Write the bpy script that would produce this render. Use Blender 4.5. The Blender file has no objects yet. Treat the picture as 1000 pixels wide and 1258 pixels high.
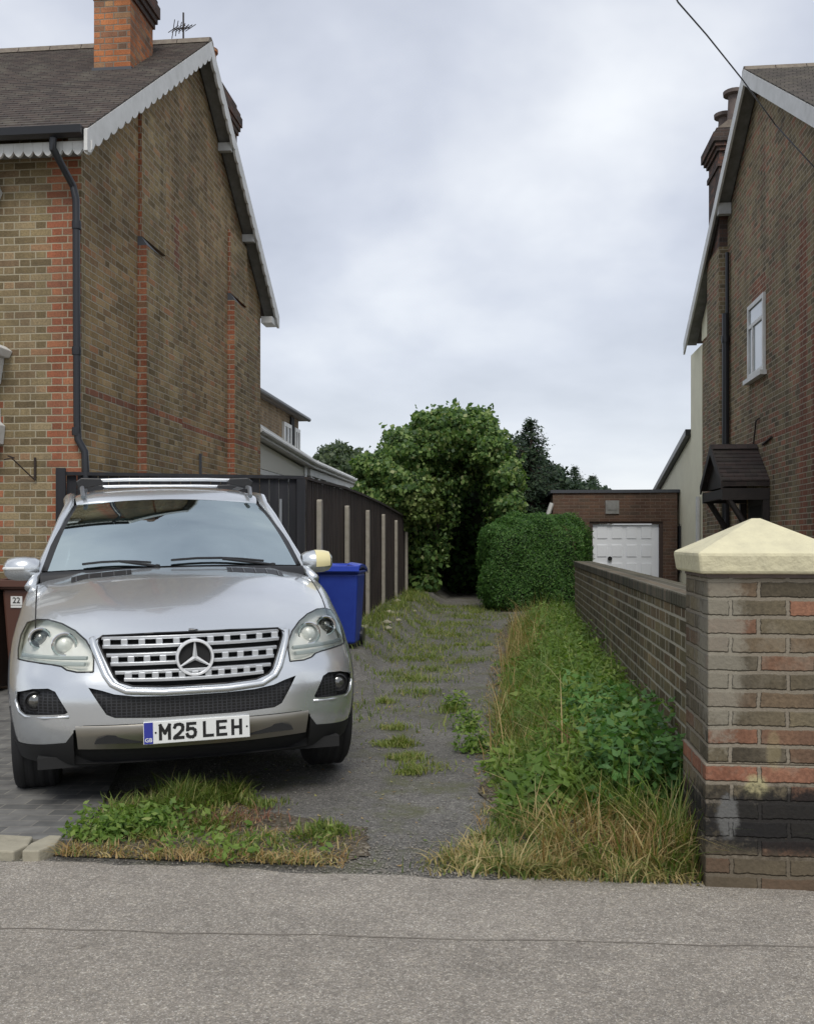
import bpy, bmesh, math, random
import numpy as np
from mathutils import Vector, Matrix
from mathutils.bvhtree import BVHTree
random.seed(7); RNG = np.random.default_rng(7)
R = math.radians
scene = bpy.context.scene
COL = scene.collection

# ------------------------------------------------------------------ camera
FPX = 1200.0; HV = 665.0; CZ = 1.41; TH = math.atan(125 / 1200)
cam_d = bpy.data.cameras.new('camera'); cam = bpy.data.objects.new('camera', cam_d); COL.objects.link(cam)
cam.location = (0, 0, CZ); cam.rotation_euler = (R(90), 0, TH)
cam_d.sensor_fit = 'HORIZONTAL'; cam_d.sensor_width = 36; cam_d.lens = 36 * FPX / 1000
cam_d.shift_y = (HV - 629) / 1000.0
cam_d.clip_start = .05; cam_d.clip_end = 2000
scene.camera = cam

# ------------------------------------------------------------------ world, overcast daylight
SUN_EL, SUN_AZ = R(52), R(35)
w = bpy.data.worlds.new('World'); scene.world = w; w.use_nodes = True
nt = w.node_tree; nt.nodes.clear()
def N(t, kind, **kw):
    n = t.nodes.new(kind)
    for k, v in kw.items(): setattr(n, k, v)
    return n
out = N(nt, 'ShaderNodeOutputWorld'); bgs = N(nt, 'ShaderNodeBackground'); bgc = N(nt, 'ShaderNodeBackground'); mx = N(nt, 'ShaderNodeMixShader')
sky = N(nt, 'ShaderNodeTexSky', sky_type='NISHITA'); sky.sun_disc = False; sky.sun_elevation = SUN_EL; sky.sun_rotation = SUN_AZ
bgs.inputs[1].default_value = .12; nt.links.new(sky.outputs[0], bgs.inputs[0])
tc = N(nt, 'ShaderNodeTexCoord'); sep = N(nt, 'ShaderNodeSeparateXYZ'); nt.links.new(tc.outputs['Generated'], sep.inputs[0])
def M_(t, op, a, b=None, c=None):
    n = N(t, 'ShaderNodeMath', operation=op)
    for i, q in enumerate((a, b, c)):
        if q is None: continue
        if isinstance(q, (int, float)): n.inputs[i].default_value = q
        else: t.links.new(q, n.inputs[i])
    return n.outputs[0]
zz = M_(nt, 'ADD', M_(nt, 'MAXIMUM', sep.outputs[2], 0.0), .34)
cmb = N(nt, 'ShaderNodeCombineXYZ'); nt.links.new(M_(nt, 'DIVIDE', sep.outputs[0], zz), cmb.inputs[0]); nt.links.new(M_(nt, 'DIVIDE', sep.outputs[1], zz), cmb.inputs[1])
n1 = N(nt, 'ShaderNodeTexNoise'); n1.inputs['Scale'].default_value = 1.1; n1.inputs['Detail'].default_value = 6; n1.inputs['Roughness'].default_value = .52; n1.inputs['Distortion'].default_value = .15
nt.links.new(cmb.outputs[0], n1.inputs['Vector'])
cr = N(nt, 'ShaderNodeValToRGB'); nt.links.new(n1.outputs[0], cr.inputs[0])
e = cr.color_ramp.elements; e[0].position = .38; e[0].color = (.40, .43, .505, 1); e[1].position = .66; e[1].color = (.86, .88, .90, 1)
m = e.new(.50); m.color = (.56, .59, .665, 1)
hz = N(nt, 'ShaderNodeMixRGB'); nt.links.new(cr.outputs[0], hz.inputs[1]); hz.inputs[2].default_value = (.71, .735, .77, 1)
nt.links.new(M_(nt, 'MULTIPLY', M_(nt, 'SUBTRACT', 1.0, M_(nt, 'MINIMUM', M_(nt, 'MULTIPLY', M_(nt, 'MAXIMUM', sep.outputs[2], 0.0), 3.5), 1.0)), .75), hz.inputs[0])
nt.links.new(hz.outputs[0], bgc.inputs[0]); bgc.inputs[1].default_value = .84
mx.inputs[0].default_value = .9
nt.links.new(bgs.outputs[0], mx.inputs[1]); nt.links.new(bgc.outputs[0], mx.inputs[2]); nt.links.new(mx.outputs[0], out.inputs[0])
sd = bpy.data.lights.new('sun', 'SUN'); sun = bpy.data.objects.new('sun', sd); COL.objects.link(sun)
sd.energy = 1.5; sd.angle = R(25); sd.color = (1, .96, .9)
# light comes from behind the camera, a little to the left
sun.rotation_euler = (R(90) - SUN_EL, 0, R(8))
sky.sun_rotation = R(180 - 8)
scene.view_settings.view_transform = 'Standard'; scene.view_settings.look = 'None'
scene.view_settings.exposure = 0.54; scene.view_settings.gamma = 1
try: scene.cycles.transparent_max_bounces = 16
except Exception: pass

# ------------------------------------------------------------------ helpers
cT, sT = math.cos(TH), math.sin(TH)
def atY(u, v, Y):
    """world point at depth Y in the direction of a place seen in the photograph"""
    l = (u - 500) / FPX; x = l * cT - sT; y = l * sT + cT; z = (HV - v) / FPX
    t = Y / y
    return Vector((x * t, Y, CZ + z * t))
def smooth01(a, b, x):
    t = np.clip((x - a) / (b - a), 0, 1); return t * t * (3 - 2 * t)

def gz(X, Y):
    """height of the lane"""
    X = np.asarray(X, float); Y = np.asarray(Y, float)
    z = .15 * smooth01(7.5, 19, Y)
    z = z + .22 * smooth01(-1.3, -1.65, X) * smooth01(9.2, 10.3, Y)
    z = z + .012 * np.sin(X * 2.3 + 1) * np.sin(Y * 1.7) * smooth01(5.8, 7.5, Y)
    z = z + .05 * smooth01(-.15, .7, X) * smooth01(4.3, 6, Y)
    return z

class MB:
    def __init__(s): s.v = []; s.f = []; s.mi = []
    def add(s, vs, fs, mi=0):
        o = len(s.v); s.v += [tuple(p) for p in vs]; s.f += [tuple(i + o for i in f) for f in fs]; s.mi += [mi] * len(fs); return s
    def box(s, x0, x1, y0, y1, z0, z1, mi=0):
        if x0 > x1: x0, x1 = x1, x0
        if y0 > y1: y0, y1 = y1, y0
        return s.add([(x0,y0,z0),(x1,y0,z0),(x1,y1,z0),(x0,y1,z0),(x0,y0,z1),(x1,y0,z1),(x1,y1,z1),(x0,y1,z1)],
                     [(0,3,2,1),(4,5,6,7),(0,1,5,4),(1,2,6,5),(2,3,7,6),(3,0,4,7)], mi)
    def prism(s, pts, axis, a, b, mi=0):
        """polygon in the two other axes swept along axis from a to b"""
        n = len(pts)
        def P(p, q):
            return (q, p[0], p[1]) if axis == 'x' else ((p[0], q, p[1]) if axis == 'y' else (p[0], p[1], q))
        vs = [P(p, a) for p in pts] + [P(p, b) for p in pts]
        fs = [tuple(range(n)), tuple(reversed(range(n, 2*n)))] + [(i, i + n, (i+1) % n + n, (i+1) % n) for i in range(n)]
        return s.add(vs, fs, mi)
    def obox(s, p0, p1, half, z0, z1, mi=0):
        """upright slab between two plan points"""
        a = Vector(p0[:2]); b = Vector(p1[:2]); d = (b - a).normalized(); n = Vector((-d.y, d.x)) * half
        q = [a + n, a - n, b - n, b + n]
        return s.prism([(t.x, t.y) for t in q], 'z', z0, z1, mi)
    def tube(s, pts, r, k=8, cap=True, mi=0):
        pts = [Vector(p) for p in pts]; n = len(pts); rs = r if isinstance(r, (list, tuple)) else [r] * n
        vs = []; up = Vector((0, 0, 1))
        for i, p in enumerate(pts):
            d = (pts[min(i+1, n-1)] - pts[max(i-1, 0)]).normalized()
            a = d.cross(up if abs(d.z) < .95 else Vector((0, 1, 0))).normalized(); b = d.cross(a).normalized()
            for j in range(k):
                t = 2 * math.pi * j / k + math.pi / k
                vs.append(p + (a * math.cos(t) + b * math.sin(t)) * rs[i])
        fs = [(i*k + j, i*k + (j+1) % k, (i+1)*k + (j+1) % k, (i+1)*k + j) for i in range(n-1) for j in range(k)]
        if cap: fs += [tuple(reversed(range(k))), tuple(range((n-1)*k, n*k))]
        return s.add(vs, fs, mi)
    def lathe(s, prof, c, axis='z', k=24, mi=0):
        """prof: (radius, along axis)"""
        vs = []; n = len(prof)
        for r, h in prof:
            for j in range(k):
                t = 2 * math.pi * j / k; a, b = r * math.cos(t), r * math.sin(t)
                p = (a, b, h) if axis == 'z' else ((h, a, b) if axis == 'x' else (a, h, b))
                vs.append((c[0] + p[0], c[1] + p[1], c[2] + p[2]))
        fs = [(i*k + j, i*k + (j+1) % k, (i+1)*k + (j+1) % k, (i+1)*k + j) for i in range(n-1) for j in range(k)]
        fs += [tuple(range(k)), tuple(range((n-1)*k, n*k))]
        return s.add(vs, fs, mi)
    def grid(s, rows, mi=0):
        n = len(rows[0]); vs = [p for r in rows for p in r]
        return s.add(vs, [(i*n + j, i*n + j+1, (i+1)*n + j+1, (i+1)*n + j) for i in range(len(rows)-1) for j in range(n-1)], mi)

def wloc(p):
    v = Vector((0, 0, 0))
    while p is not None: v += p.location; p = p.parent
    return v
def link(name, me, mats, parent=None, smooth=False, bevel=0):
    o = bpy.data.objects.new(name, me); COL.objects.link(o)
    for m_ in (mats if isinstance(mats, (list, tuple)) else [mats]): me.materials.append(m_)
    if smooth: me.shade_smooth()
    if bevel:
        b = o.modifiers.new('bevel', 'BEVEL'); b.width = bevel; b.segments = 2; b.limit_method = 'ANGLE'; b.angle_limit = R(40)
    if parent is not None: o.parent = parent
    return o
def obj(name, mb, mats, parent=None, smooth=False, bevel=0, local=False, fix=True):
    """links one mesh object; vertices are given in world space unless local"""
    me = bpy.data.meshes.new(name)
    vs = mb.v
    if parent is not None and not local:
        L = wloc(parent); vs = [(p[0]-L.x, p[1]-L.y, p[2]-L.z) for p in vs]
    me.from_pydata(vs, [], mb.f)
    if any(mb.mi): me.polygons.foreach_set('material_index', mb.mi)
    if fix:
        bm = bmesh.new(); bm.from_mesh(me); bmesh.ops.recalc_face_normals(bm, faces=bm.faces); bm.to_mesh(me); bm.free()
    o = link(name, me, mats, parent, smooth, bevel)
    if smooth and smooth != 'all':
        me.set_sharp_from_angle(angle=R(38))
    return o
def tag(o, label=None, cat=None, group=None, kind=None):
    if label: o['label'] = label
    if cat: o['category'] = cat
    if group: o['group'] = group
    if kind: o['kind'] = kind
    return o
def thing(name, label, cat, loc=(0, 0, 0), group=None):
    o = bpy.data.objects.new(name, None); COL.objects.link(o); o.location = loc; o.empty_display_size = .2
    return tag(o, label, cat, group)

# ------------------------------------------------------------------ materials
def mat(name, col=(.5, .5, .5), rough=.6, metal=0, spec=.5, coat=0, noise=None, bump=None, emit=None):
    """noise = (scale, amount, second colour); bump = (scale, strength)"""
    m_ = bpy.data.materials.new(name); m_.use_nodes = True; t = m_.node_tree; b = t.nodes['Principled BSDF']
    b.inputs['Base Color'].default_value = (*col, 1); b.inputs['Roughness'].default_value = rough; b.inputs['Metallic'].default_value = metal
    b.inputs['Specular IOR Level'].default_value = spec; b.inputs['Coat Weight'].default_value = coat; b.inputs['Coat Roughness'].default_value = .05
    g = N(t, 'ShaderNodeNewGeometry')
    if noise:
        n = N(t, 'ShaderNodeTexNoise'); n.inputs['Scale'].default_value = noise[0]; n.inputs['Detail'].default_value = 7; n.inputs['Roughness'].default_value = .65
        t.links.new(g.outputs['Position'], n.inputs['Vector'])
        r_ = N(t, 'ShaderNodeValToRGB'); r_.color_ramp.elements[0].position = .5 - .35 * (1 - noise[1]) ; r_.color_ramp.elements[1].position = .5 + .25
        r_.color_ramp.elements[0].color = (*col, 1); r_.color_ramp.elements[1].color = (*noise[2], 1)
        t.links.new(n.outputs[0], r_.inputs[0]); t.links.new(r_.outputs[0], b.inputs['Base Color'])
    if bump:
        n = N(t, 'ShaderNodeTexNoise'); n.inputs['Scale'].default_value = bump[0]; n.inputs['Detail'].default_value = 6
        t.links.new(g.outputs['Position'], n.inputs['Vector'])
        bp = N(t, 'ShaderNodeBump'); bp.inputs['Strength'].default_value = bump[1]; bp.inputs['Distance'].default_value = .01
        t.links.new(n.outputs[0], bp.inputs['Height']); t.links.new(bp.outputs[0], b.inputs['Normal'])
    return m_

def ramp(t, fac, stops, interp='LINEAR'):
    r_ = N(t, 'ShaderNodeValToRGB'); r_.color_ramp.interpolation = interp
    e_ = r_.color_ramp.elements
    while len(e_) > 1: e_.remove(e_[-1])
    e_[0].position = stops[0][0]; e_[0].color = (*stops[0][1], 1)
    for p, c in stops[1:]:
        q = e_.new(p); q.color = (*c, 1)
    t.links.new(fac, r_.inputs[0]); return r_.outputs[0]
def mixc(t, f, a, b, mode='MIX'):
    n = N(t, 'ShaderNodeMixRGB', blend_type=mode)
    for i, q in enumerate((f, a, b)):
        if isinstance(q, (int, float)): n.inputs[i].default_value = q
        elif isinstance(q, tuple): n.inputs[i].default_value = (*q, 1)
        else: t.links.new(q, n.inputs[i])
    return n.outputs[0]

def brick_mat(name, stops, mortar, red=None, zones=(), rows=(), bl=.225, bh=.075, mt=.011, header=True, grime=None, stains=(), z0=0., bump=.6, wob=.004, half=False):
    """flemish bond in world metres, course by course; zones = (axis, lo, hi, zlo, zhi) whose bricks are red; rows = (zlo, zhi) red courses"""
    m_ = bpy.data.materials.new(name); m_.use_nodes = True; t = m_.node_tree; b = t.nodes['Principled BSDF']
    g = N(t, 'ShaderNodeNewGeometry'); sp = N(t, 'ShaderNodeSeparateXYZ'); t.links.new(g.outputs['Position'], sp.inputs[0])
    sn = N(t, 'ShaderNodeSeparateXYZ'); t.links.new(g.outputs['True Normal'], sn.inputs[0])
    isx = M_(t, 'GREATER_THAN', M_(t, 'ABSOLUTE', sn.outputs[0]), .6)
    wn = N(t, 'ShaderNodeTexNoise'); wn.inputs['Scale'].default_value = 9; wn.inputs['Detail'].default_value = 3; t.links.new(g.outputs['Position'], wn.inputs['Vector'])
    ws = N(t, 'ShaderNodeSeparateXYZ'); t.links.new(wn.outputs['Color'], ws.inputs[0])
    U = M_(t, 'ADD', M_(t, 'MULTIPLY', sp.outputs[0], M_(t, 'SUBTRACT', 1.0, isx)), M_(t, 'MULTIPLY', sp.outputs[1], isx))
    U = M_(t, 'ADD', U, M_(t, 'MULTIPLY', M_(t, 'SUBTRACT', ws.outputs[0], .5), wob * 3))
    V = M_(t, 'ADD', M_(t, 'ADD', sp.outputs[2], 10 - z0), M_(t, 'MULTIPLY', M_(t, 'SUBTRACT', ws.outputs[1], .5), wob * 2))
    row = M_(t, 'FLOOR', M_(t, 'DIVIDE', V, bh)); fz = M_(t, 'SUBTRACT', V, M_(t, 'MULTIPLY', row, bh))
    per = bl * 1.5 if header else bl
    off = M_(t, 'MULTIPLY', M_(t, 'MODULO', row, 2.0), per * .5)
    xs = M_(t, 'ADD', M_(t, 'ADD', U, 90.0), off); cell = M_(t, 'FLOOR', M_(t, 'DIVIDE', xs, per)); fx = M_(t, 'SUBTRACT', xs, M_(t, 'MULTIPLY', cell, per))
    if header:
        ih = M_(t, 'GREATER_THAN', fx, bl); lx = M_(t, 'SUBTRACT', fx, M_(t, 'MULTIPLY', ih, bl)); wd = M_(t, 'SUBTRACT', bl, M_(t, 'MULTIPLY', ih, bl * .5))
    else:
        ih = M_(t, 'MULTIPLY', fx, 0.0); lx = fx; wd = M_(t, 'ADD', ih, bl)
    cx = M_(t, 'ADD', M_(t, 'SUBTRACT', M_(t, 'SUBTRACT', U, lx), 0.0), M_(t, 'MULTIPLY', wd, .5))
    ed = M_(t, 'MINIMUM', M_(t, 'MINIMUM', lx, M_(t, 'SUBTRACT', wd, lx)), M_(t, 'MINIMUM', fz, M_(t, 'SUBTRACT', bh, fz)))
    fn = N(t, 'ShaderNodeTexNoise'); fn.inputs['Scale'].default_value = 60; fn.inputs['Detail'].default_value = 5; t.links.new(g.outputs['Position'], fn.inputs['Vector'])
    edn = M_(t, 'ADD', ed, M_(t, 'MULTIPLY', M_(t, 'SUBTRACT', fn.outputs[0], .5), .010))
    mr = N(t, 'ShaderNodeMapRange'); t.links.new(edn, mr.inputs[0]); mr.inputs[1].default_value = mt * .35; mr.inputs[2].default_value = mt * .75; mr.interpolation_type = 'SMOOTHSTEP'
    mask = mr.outputs[0]
    idv = N(t, 'ShaderNodeCombineXYZ'); t.links.new(M_(t, 'ADD', M_(t, 'MULTIPLY', cell, 2.0), ih), idv.inputs[0]); t.links.new(row, idv.inputs[1]); t.links.new(isx, idv.inputs[2])
    wh = N(t, 'ShaderNodeTexWhiteNoise', noise_dimensions='3D'); t.links.new(idv.outputs[0], wh.inputs['Vector'])
    base = ramp(t, wh.outputs['Value'], stops)
    # slow patches of colour
    ln = N(t, 'ShaderNodeTexNoise'); ln.inputs['Scale'].default_value = .9; ln.inputs['Detail'].default_value = 5; t.links.new(g.outputs['Position'], ln.inputs['Vector'])
    if red:
        wr = N(t, 'ShaderNodeTexWhiteNoise', noise_dimensions='3D')
        vm = N(t, 'ShaderNodeVectorMath', operation='ADD'); t.links.new(idv.outputs[0], vm.inputs[0]); vm.inputs[1].default_value = (3.3, 7.1, 0); t.links.new(vm.outputs[0], wr.inputs['Vector'])
        redc = ramp(t, wr.outputs['Value'], red); fac = None
        zc = M_(t, 'SUBTRACT', M_(t, 'MULTIPLY', M_(t, 'ADD', row, .5), bh), 10 - z0)
        for (ax, lo, hi, za, zb) in zones:
            f = M_(t, 'MULTIPLY', M_(t, 'GREATER_THAN', cx, lo), M_(t, 'LESS_THAN', cx, hi))
            f = M_(t, 'MULTIPLY', f, isx if ax == 'x' else M_(t, 'SUBTRACT', 1.0, isx))
            f = M_(t, 'MULTIPLY', f, M_(t, 'MULTIPLY', M_(t, 'GREATER_THAN', zc, za), M_(t, 'LESS_THAN', zc, zb)))
            fac = f if fac is None else M_(t, 'MAXIMUM', fac, f)
        for (za, zb) in rows:
            f = M_(t, 'MULTIPLY', M_(t, 'GREATER_THAN', zc, za), M_(t, 'LESS_THAN', zc, zb))
            fac = f if fac is None else M_(t, 'MAXIMUM', fac, f)
        if fac is not None: base = mixc(t, fac, base, redc)
    base = mixc(t, .55, base, ramp(t, fn.outputs[0], [(.3, (.55, .55, .55)), (.7, (1.35, 1.33, 1.3))]), 'MULTIPLY')
    smp = N(t, 'ShaderNodeMapping'); smp.inputs['Scale'].default_value = (3.2, 3.2, .35); t.links.new(g.outputs['Position'], smp.inputs[0])
    stn = N(t, 'ShaderNodeTexNoise'); stn.inputs['Scale'].default_value = 1.0; stn.inputs['Detail'].default_value = 6; stn.inputs['Roughness'].default_value = .6; t.links.new(smp.outputs[0], stn.inputs['Vector'])
    base = mixc(t, .9, base, ramp(t, stn.outputs[0], [(.34, (.70, .69, .68)), (.5, (1, 1, 1)), (.68, (1.22, 1.2, 1.15))]), 'MULTIPLY')
    base = mixc(t, .8, base, ramp(t, ln.outputs[0], [(.3, (.72, .72, .70)), (.7, (1.25, 1.24, 1.18))]), 'MULTIPLY')
    col = mixc(t, mask, mixc(t, .6, mortar, ramp(t, ln.outputs[0], [(.3, (.7, .7, .7)), (.7, (1.2, 1.2, 1.2))]), 'MULTIPLY'), base)
    if grime:   # (colour, noise threshold low, high, amount)
        gn = N(t, 'ShaderNodeTexNoise'); gn.inputs['Scale'].default_value = grime[4] if len(grime) > 4 else 2.2; gn.inputs['Detail'].default_value = 8; gn.inputs['Roughness'].default_value = .62
        t.links.new(g.outputs['Position'], gn.inputs['Vector'])
        gf = M_(t, 'MULTIPLY', ramp(t, gn.outputs[0], [(grime[1], (0, 0, 0)), (grime[2], (1, 1, 1))]), grime[3])
        col = mixc(t, gf, col, grime[0])
    for (cen, rad, c, amt) in stains:
        vm = N(t, 'ShaderNodeVectorMath', operation='SUBTRACT'); t.links.new(g.outputs['Position'], vm.inputs[0]); vm.inputs[1].default_value = cen
        vs = N(t, 'ShaderNodeVectorMath', operation='DIVIDE'); t.links.new(vm.outputs[0], vs.inputs[0]); vs.inputs[1].default_value = rad
        le = N(t, 'ShaderNodeVectorMath', operation='LENGTH'); t.links.new(vs.outputs[0], le.inputs[0])
        sn2 = N(t, 'ShaderNodeTexNoise'); sn2.inputs['Scale'].default_value = 22; sn2.inputs['Detail'].default_value = 9; sn2.inputs['Roughness'].default_value = .75; t.links.new(g.outputs['Position'], sn2.inputs['Vector'])
        d = M_(t, 'ADD', le.outputs['Value'], M_(t, 'MULTIPLY', M_(t, 'SUBTRACT', sn2.outputs[0], .5), 1.6))
        q = N(t, 'ShaderNodeMapRange'); t.links.new(d, q.inputs[0]); q.inputs[1].default_value = 1.2; q.inputs[2].default_value = .7; q.interpolation_type = 'SMOOTHSTEP'
        col = mixc(t, M_(t, 'MULTIPLY', q.outputs[0], amt), col, c)
    t.links.new(col, b.inputs['Base Color']); b.inputs['Roughness'].default_value = .9; b.inputs['Specular IOR Level'].default_value = .2
    bp = N(t, 'ShaderNodeBump'); bp.inputs['Strength'].default_value = bump; bp.inputs['Distance'].default_value = .008
    t.links.new(M_(t, 'ADD', mask, M_(t, 'MULTIPLY', fn.outputs[0], .5)), bp.inputs['Height']); t.links.new(bp.outputs[0], b.inputs['Normal'])
    return m_

STOCK = [(0, (.150, .112, .062)), (.25, (.235, .178, .095)), (.5, (.285, .220, .118)), (.72, (.205, .138, .080)), (.9, (.34, .265, .150)), (1, (.31, .165, .09))]
REDS = [(0, (.22, .085, .05)), (.3, (.32, .115, .065)), (.6, (.24, .10, .065)), (.85, (.36, .155, .085)), (1, (.20, .12, .075))]
REDS_DULL = [(0, (.20, .085, .055)), (.5, (.26, .11, .07)), (1, (.18, .09, .065))]
m_house = brick_mat('stock_brick', [(p, (c[0]*.80, c[1]*.82, c[2]*.88)) for p, c in STOCK], (.34, .30, .215), REDS,
    zones=[('y', -4.60, -4.2, -1, 9), ('y', -6.0, -5.08, -1, 2.9)],
    rows=[(-5, -4)], grime=((.075, .07, .05), .5, .8, .5))
m_side = brick_mat('stock_brick_side', [(p, (c[0]*1.06, c[1]*1.0, c[2]*.98)) for p, c in STOCK], (.33, .295, .225), REDS_DULL,
    zones=[('x', 12.05, 12.3, -1, 5.6), ('x', 15.8, 16.05, -1, 5.0)], rows=[(2.88, 3.0)], grime=((.08, .075, .055), .48, .8, .55))
m_breast = brick_mat('stock_brick_breast', STOCK, (.32, .285, .22), REDS, zones=[('y', -9, 9, -1, 9)], rows=[(2.88, 3.0)], grime=((.08, .07, .055), .5, .8, .5))
m_chim = brick_mat('orange_brick', [(0, (.36, .13, .06)), (.3, (.45, .18, .08)), (.6, (.30, .14, .08)), (.85, (.16, .10, .07)), (1, (.42, .24, .13))], (.22, .19, .15), grime=((.06, .05, .045), .52, .75, .6))
m_chimdark = brick_mat('sooty_brick', [(0, (.055, .045, .042)), (.6, (.10, .07, .06)), (1, (.17, .09, .07))], (.09, .08, .075))
m_right = brick_mat('mixed_brick', [(0, (.125, .10, .068)), (.3, (.205, .165, .10)), (.6, (.25, .20, .12)), (.8, (.21, .125, .085)), (1, (.31, .155, .10))], (.37, .33, .25), REDS_DULL,
    zones=[('x', 15.0, 15.9, 5.15, 5.42), ('x', 10, 12.75, -1, 4.2), ('x', 13.0, 13.22, -1, 5.6)], rows=[(2.88, 2.98)], grime=((.085, .075, .06), .5, .78, .5))
m_gwall = brick_mat('garden_brick', [(0, (.09, .074, .045)), (.3, (.145, .12, .07)), (.6, (.195, .16, .09)), (.85, (.125, .09, .058)), (1, (.26, .20, .11))], (.37, .34, .265), grime=((.08, .075, .045), .5, .75, .55), mt=.014)
m_pillar = brick_mat('pillar_brick', [(0, (.070, .06, .045)), (.35, (.13, .11, .078)), (.7, (.17, .145, .098)), (.88, (.125, .085, .06)), (.97, (.17, .095, .065)), (1, (.23, .115, .075))], (.225, .195, .15),
    [(0, (.20, .09, .055)), (.5, (.26, .12, .08)), (1, (.16, .10, .07))], zones=[('y', 1.08, 1.5, 1.09, 1.14)], rows=[(.452, .52)],
    grime=((.25, .22, .17), .55, .70, .45, 5.5), mt=.015, wob=.007, header=False, bump=1.1,
    stains=[((.86, 4.08, .98), (.1, .3, .42), (.27, .25, .20), .65), ((1.07, 4.08, .56), (.03, .2, .08), (.30, .25, .14), .4), ((1.0, 4.08, .41), (.05, .2, .05), (.40, .36, .20), .85),
            ((1.16, 4.2, .27), (.50, .6, .15), (.014, .014, .015), .93), ((.885, 4.08, .29), (.045, .2, .09), (.24, .24, .23), .45), ((1.08, 4.2, .04), (.6, .6, .11), (.10, .08, .055), .7)])
m_garage = brick_mat('brown_brick', [(0, (.10, .060, .045)), (.5, (.13, .08, .058)), (1, (.095, .068, .052))], (.16, .12, .095), header=False)
m_farbrick = brick_mat('tan_brick', [(0, (.17, .12, .075)), (1, (.26, .19, .12))], (.26, .23, .18), header=False)

def roof_mat(name, a, b_, moss):
    m_ = bpy.data.materials.new(name); m_.use_nodes = True; t = m_.node_tree; b = t.nodes['Principled BSDF']
    g = N(t, 'ShaderNodeNewGeometry'); sp = N(t, 'ShaderNodeSeparateXYZ'); t.links.new(g.outputs['Position'], sp.inputs[0])
    row = M_(t, 'FLOOR', M_(t, 'DIVIDE', M_(t, 'ADD', sp.outputs[2], .004), .0605)); off = M_(t, 'MULTIPLY', M_(t, 'MODULO', row, 2.0), .0825)
    xs = M_(t, 'ADD', M_(t, 'ADD', sp.outputs[0], 90.0), off); cell = M_(t, 'FLOOR', M_(t, 'DIVIDE', xs, .165)); fx = M_(t, 'SUBTRACT', xs, M_(t, 'MULTIPLY', cell, .165))
    ed = M_(t, 'MINIMUM', fx, M_(t, 'SUBTRACT', .165, fx)); gap = M_(t, 'LESS_THAN', ed, .005)
    idv = N(t, 'ShaderNodeCombineXYZ'); t.links.new(cell, idv.inputs[0]); t.links.new(row, idv.inputs[1])
    wh = N(t, 'ShaderNodeTexWhiteNoise', noise_dimensions='2D'); t.links.new(idv.outputs[0], wh.inputs['Vector'])
    c = ramp(t, wh.outputs['Value'], [(0, a), (1, b_)])
    n = N(t, 'ShaderNodeTexNoise'); n.inputs['Scale'].default_value = 3.5; n.inputs['Detail'].default_value = 8; n.inputs['Roughness'].default_value = .7; t.links.new(g.outputs['Position'], n.inputs['Vector'])
    c = mixc(t, ramp(t, n.outputs[0], [(.48, (0, 0, 0)), (.7, (.8, .8, .8))]), c, moss)
    c = mixc(t, gap, c, (.02, .018, .016))
    t.links.new(c, b.inputs['Base Color']); b.inputs['Roughness'].default_value = .85
    bp = N(t, 'ShaderNodeBump'); bp.inputs['Strength'].default_value = .5; bp.inputs['Distance'].default_value = .01
    t.links.new(M_(t, 'SUBTRACT', M_(t, 'MULTIPLY', n.outputs[0], .6), gap), bp.inputs['Height']); t.links.new(bp.outputs[0], b.inputs['Normal'])
    return m_
m_roof = roof_mat('clay_tiles', (.048, .038, .034), (.085, .065, .055), (.13, .12, .095))
m_roofR = roof_mat('grey_tiles', (.075, .068, .062), (.12, .105, .095), (.16, .145, .115))
m_roofP = roof_mat('porch_tiles', (.022, .016, .014), (.045, .03, .026), (.05, .045, .035))
m_ridge = mat('ridge_mortar', (.15, .12, .10), .9, noise=(14, .5, (.25, .22, .17)), bump=(40, .5))
m_white = mat('white_paint', (.72, .72, .70), .5, noise=(3.5, .3, (.5, .5, .47)))
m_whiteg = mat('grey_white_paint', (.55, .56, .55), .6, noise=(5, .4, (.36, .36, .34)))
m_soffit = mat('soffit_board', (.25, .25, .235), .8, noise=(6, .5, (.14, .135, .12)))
m_black = mat('black_plastic', (.012, .013, .016), .35)
m_blackm = mat('matt_black', (.012, .012, .012), .85)
m_iron = mat('rusty_iron', (.03, .02, .015), .8)
m_lead = mat('lead', (.06, .065, .075), .6)
m_cream = mat('cream_render', (.86, .82, .62), .85, noise=(2.5, .4, (.76, .72, .54)), bump=(60, .2))
m_cap = mat('cream_masonry_paint', (.70, .65, .43), .75, noise=(11, .15, (.52, .48, .33)), bump=(28, .8))
m_timber = mat('dark_stained_timber', (.012, .009, .008), .65, noise=(10, .5, (.028, .02, .016)))
m_post = mat('concrete_post', (.36, .33, .27), .9, noise=(12, .5, (.24, .22, .18)), bump=(60, .3))
m_wdoor = mat('white_garage_paint', (.82, .84, .86), .4)
m_pot = mat('clay_pot', (.16, .12, .105), .85, noise=(9, .5, (.10, .085, .08)))
m_alu = mat('grey_metal', (.25, .26, .27), .4, metal=.7)
m_stone = mat('pale_stone', (.36, .33, .25), .9, noise=(9, .5, (.24, .22, .165)), bump=(50, .5))
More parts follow.
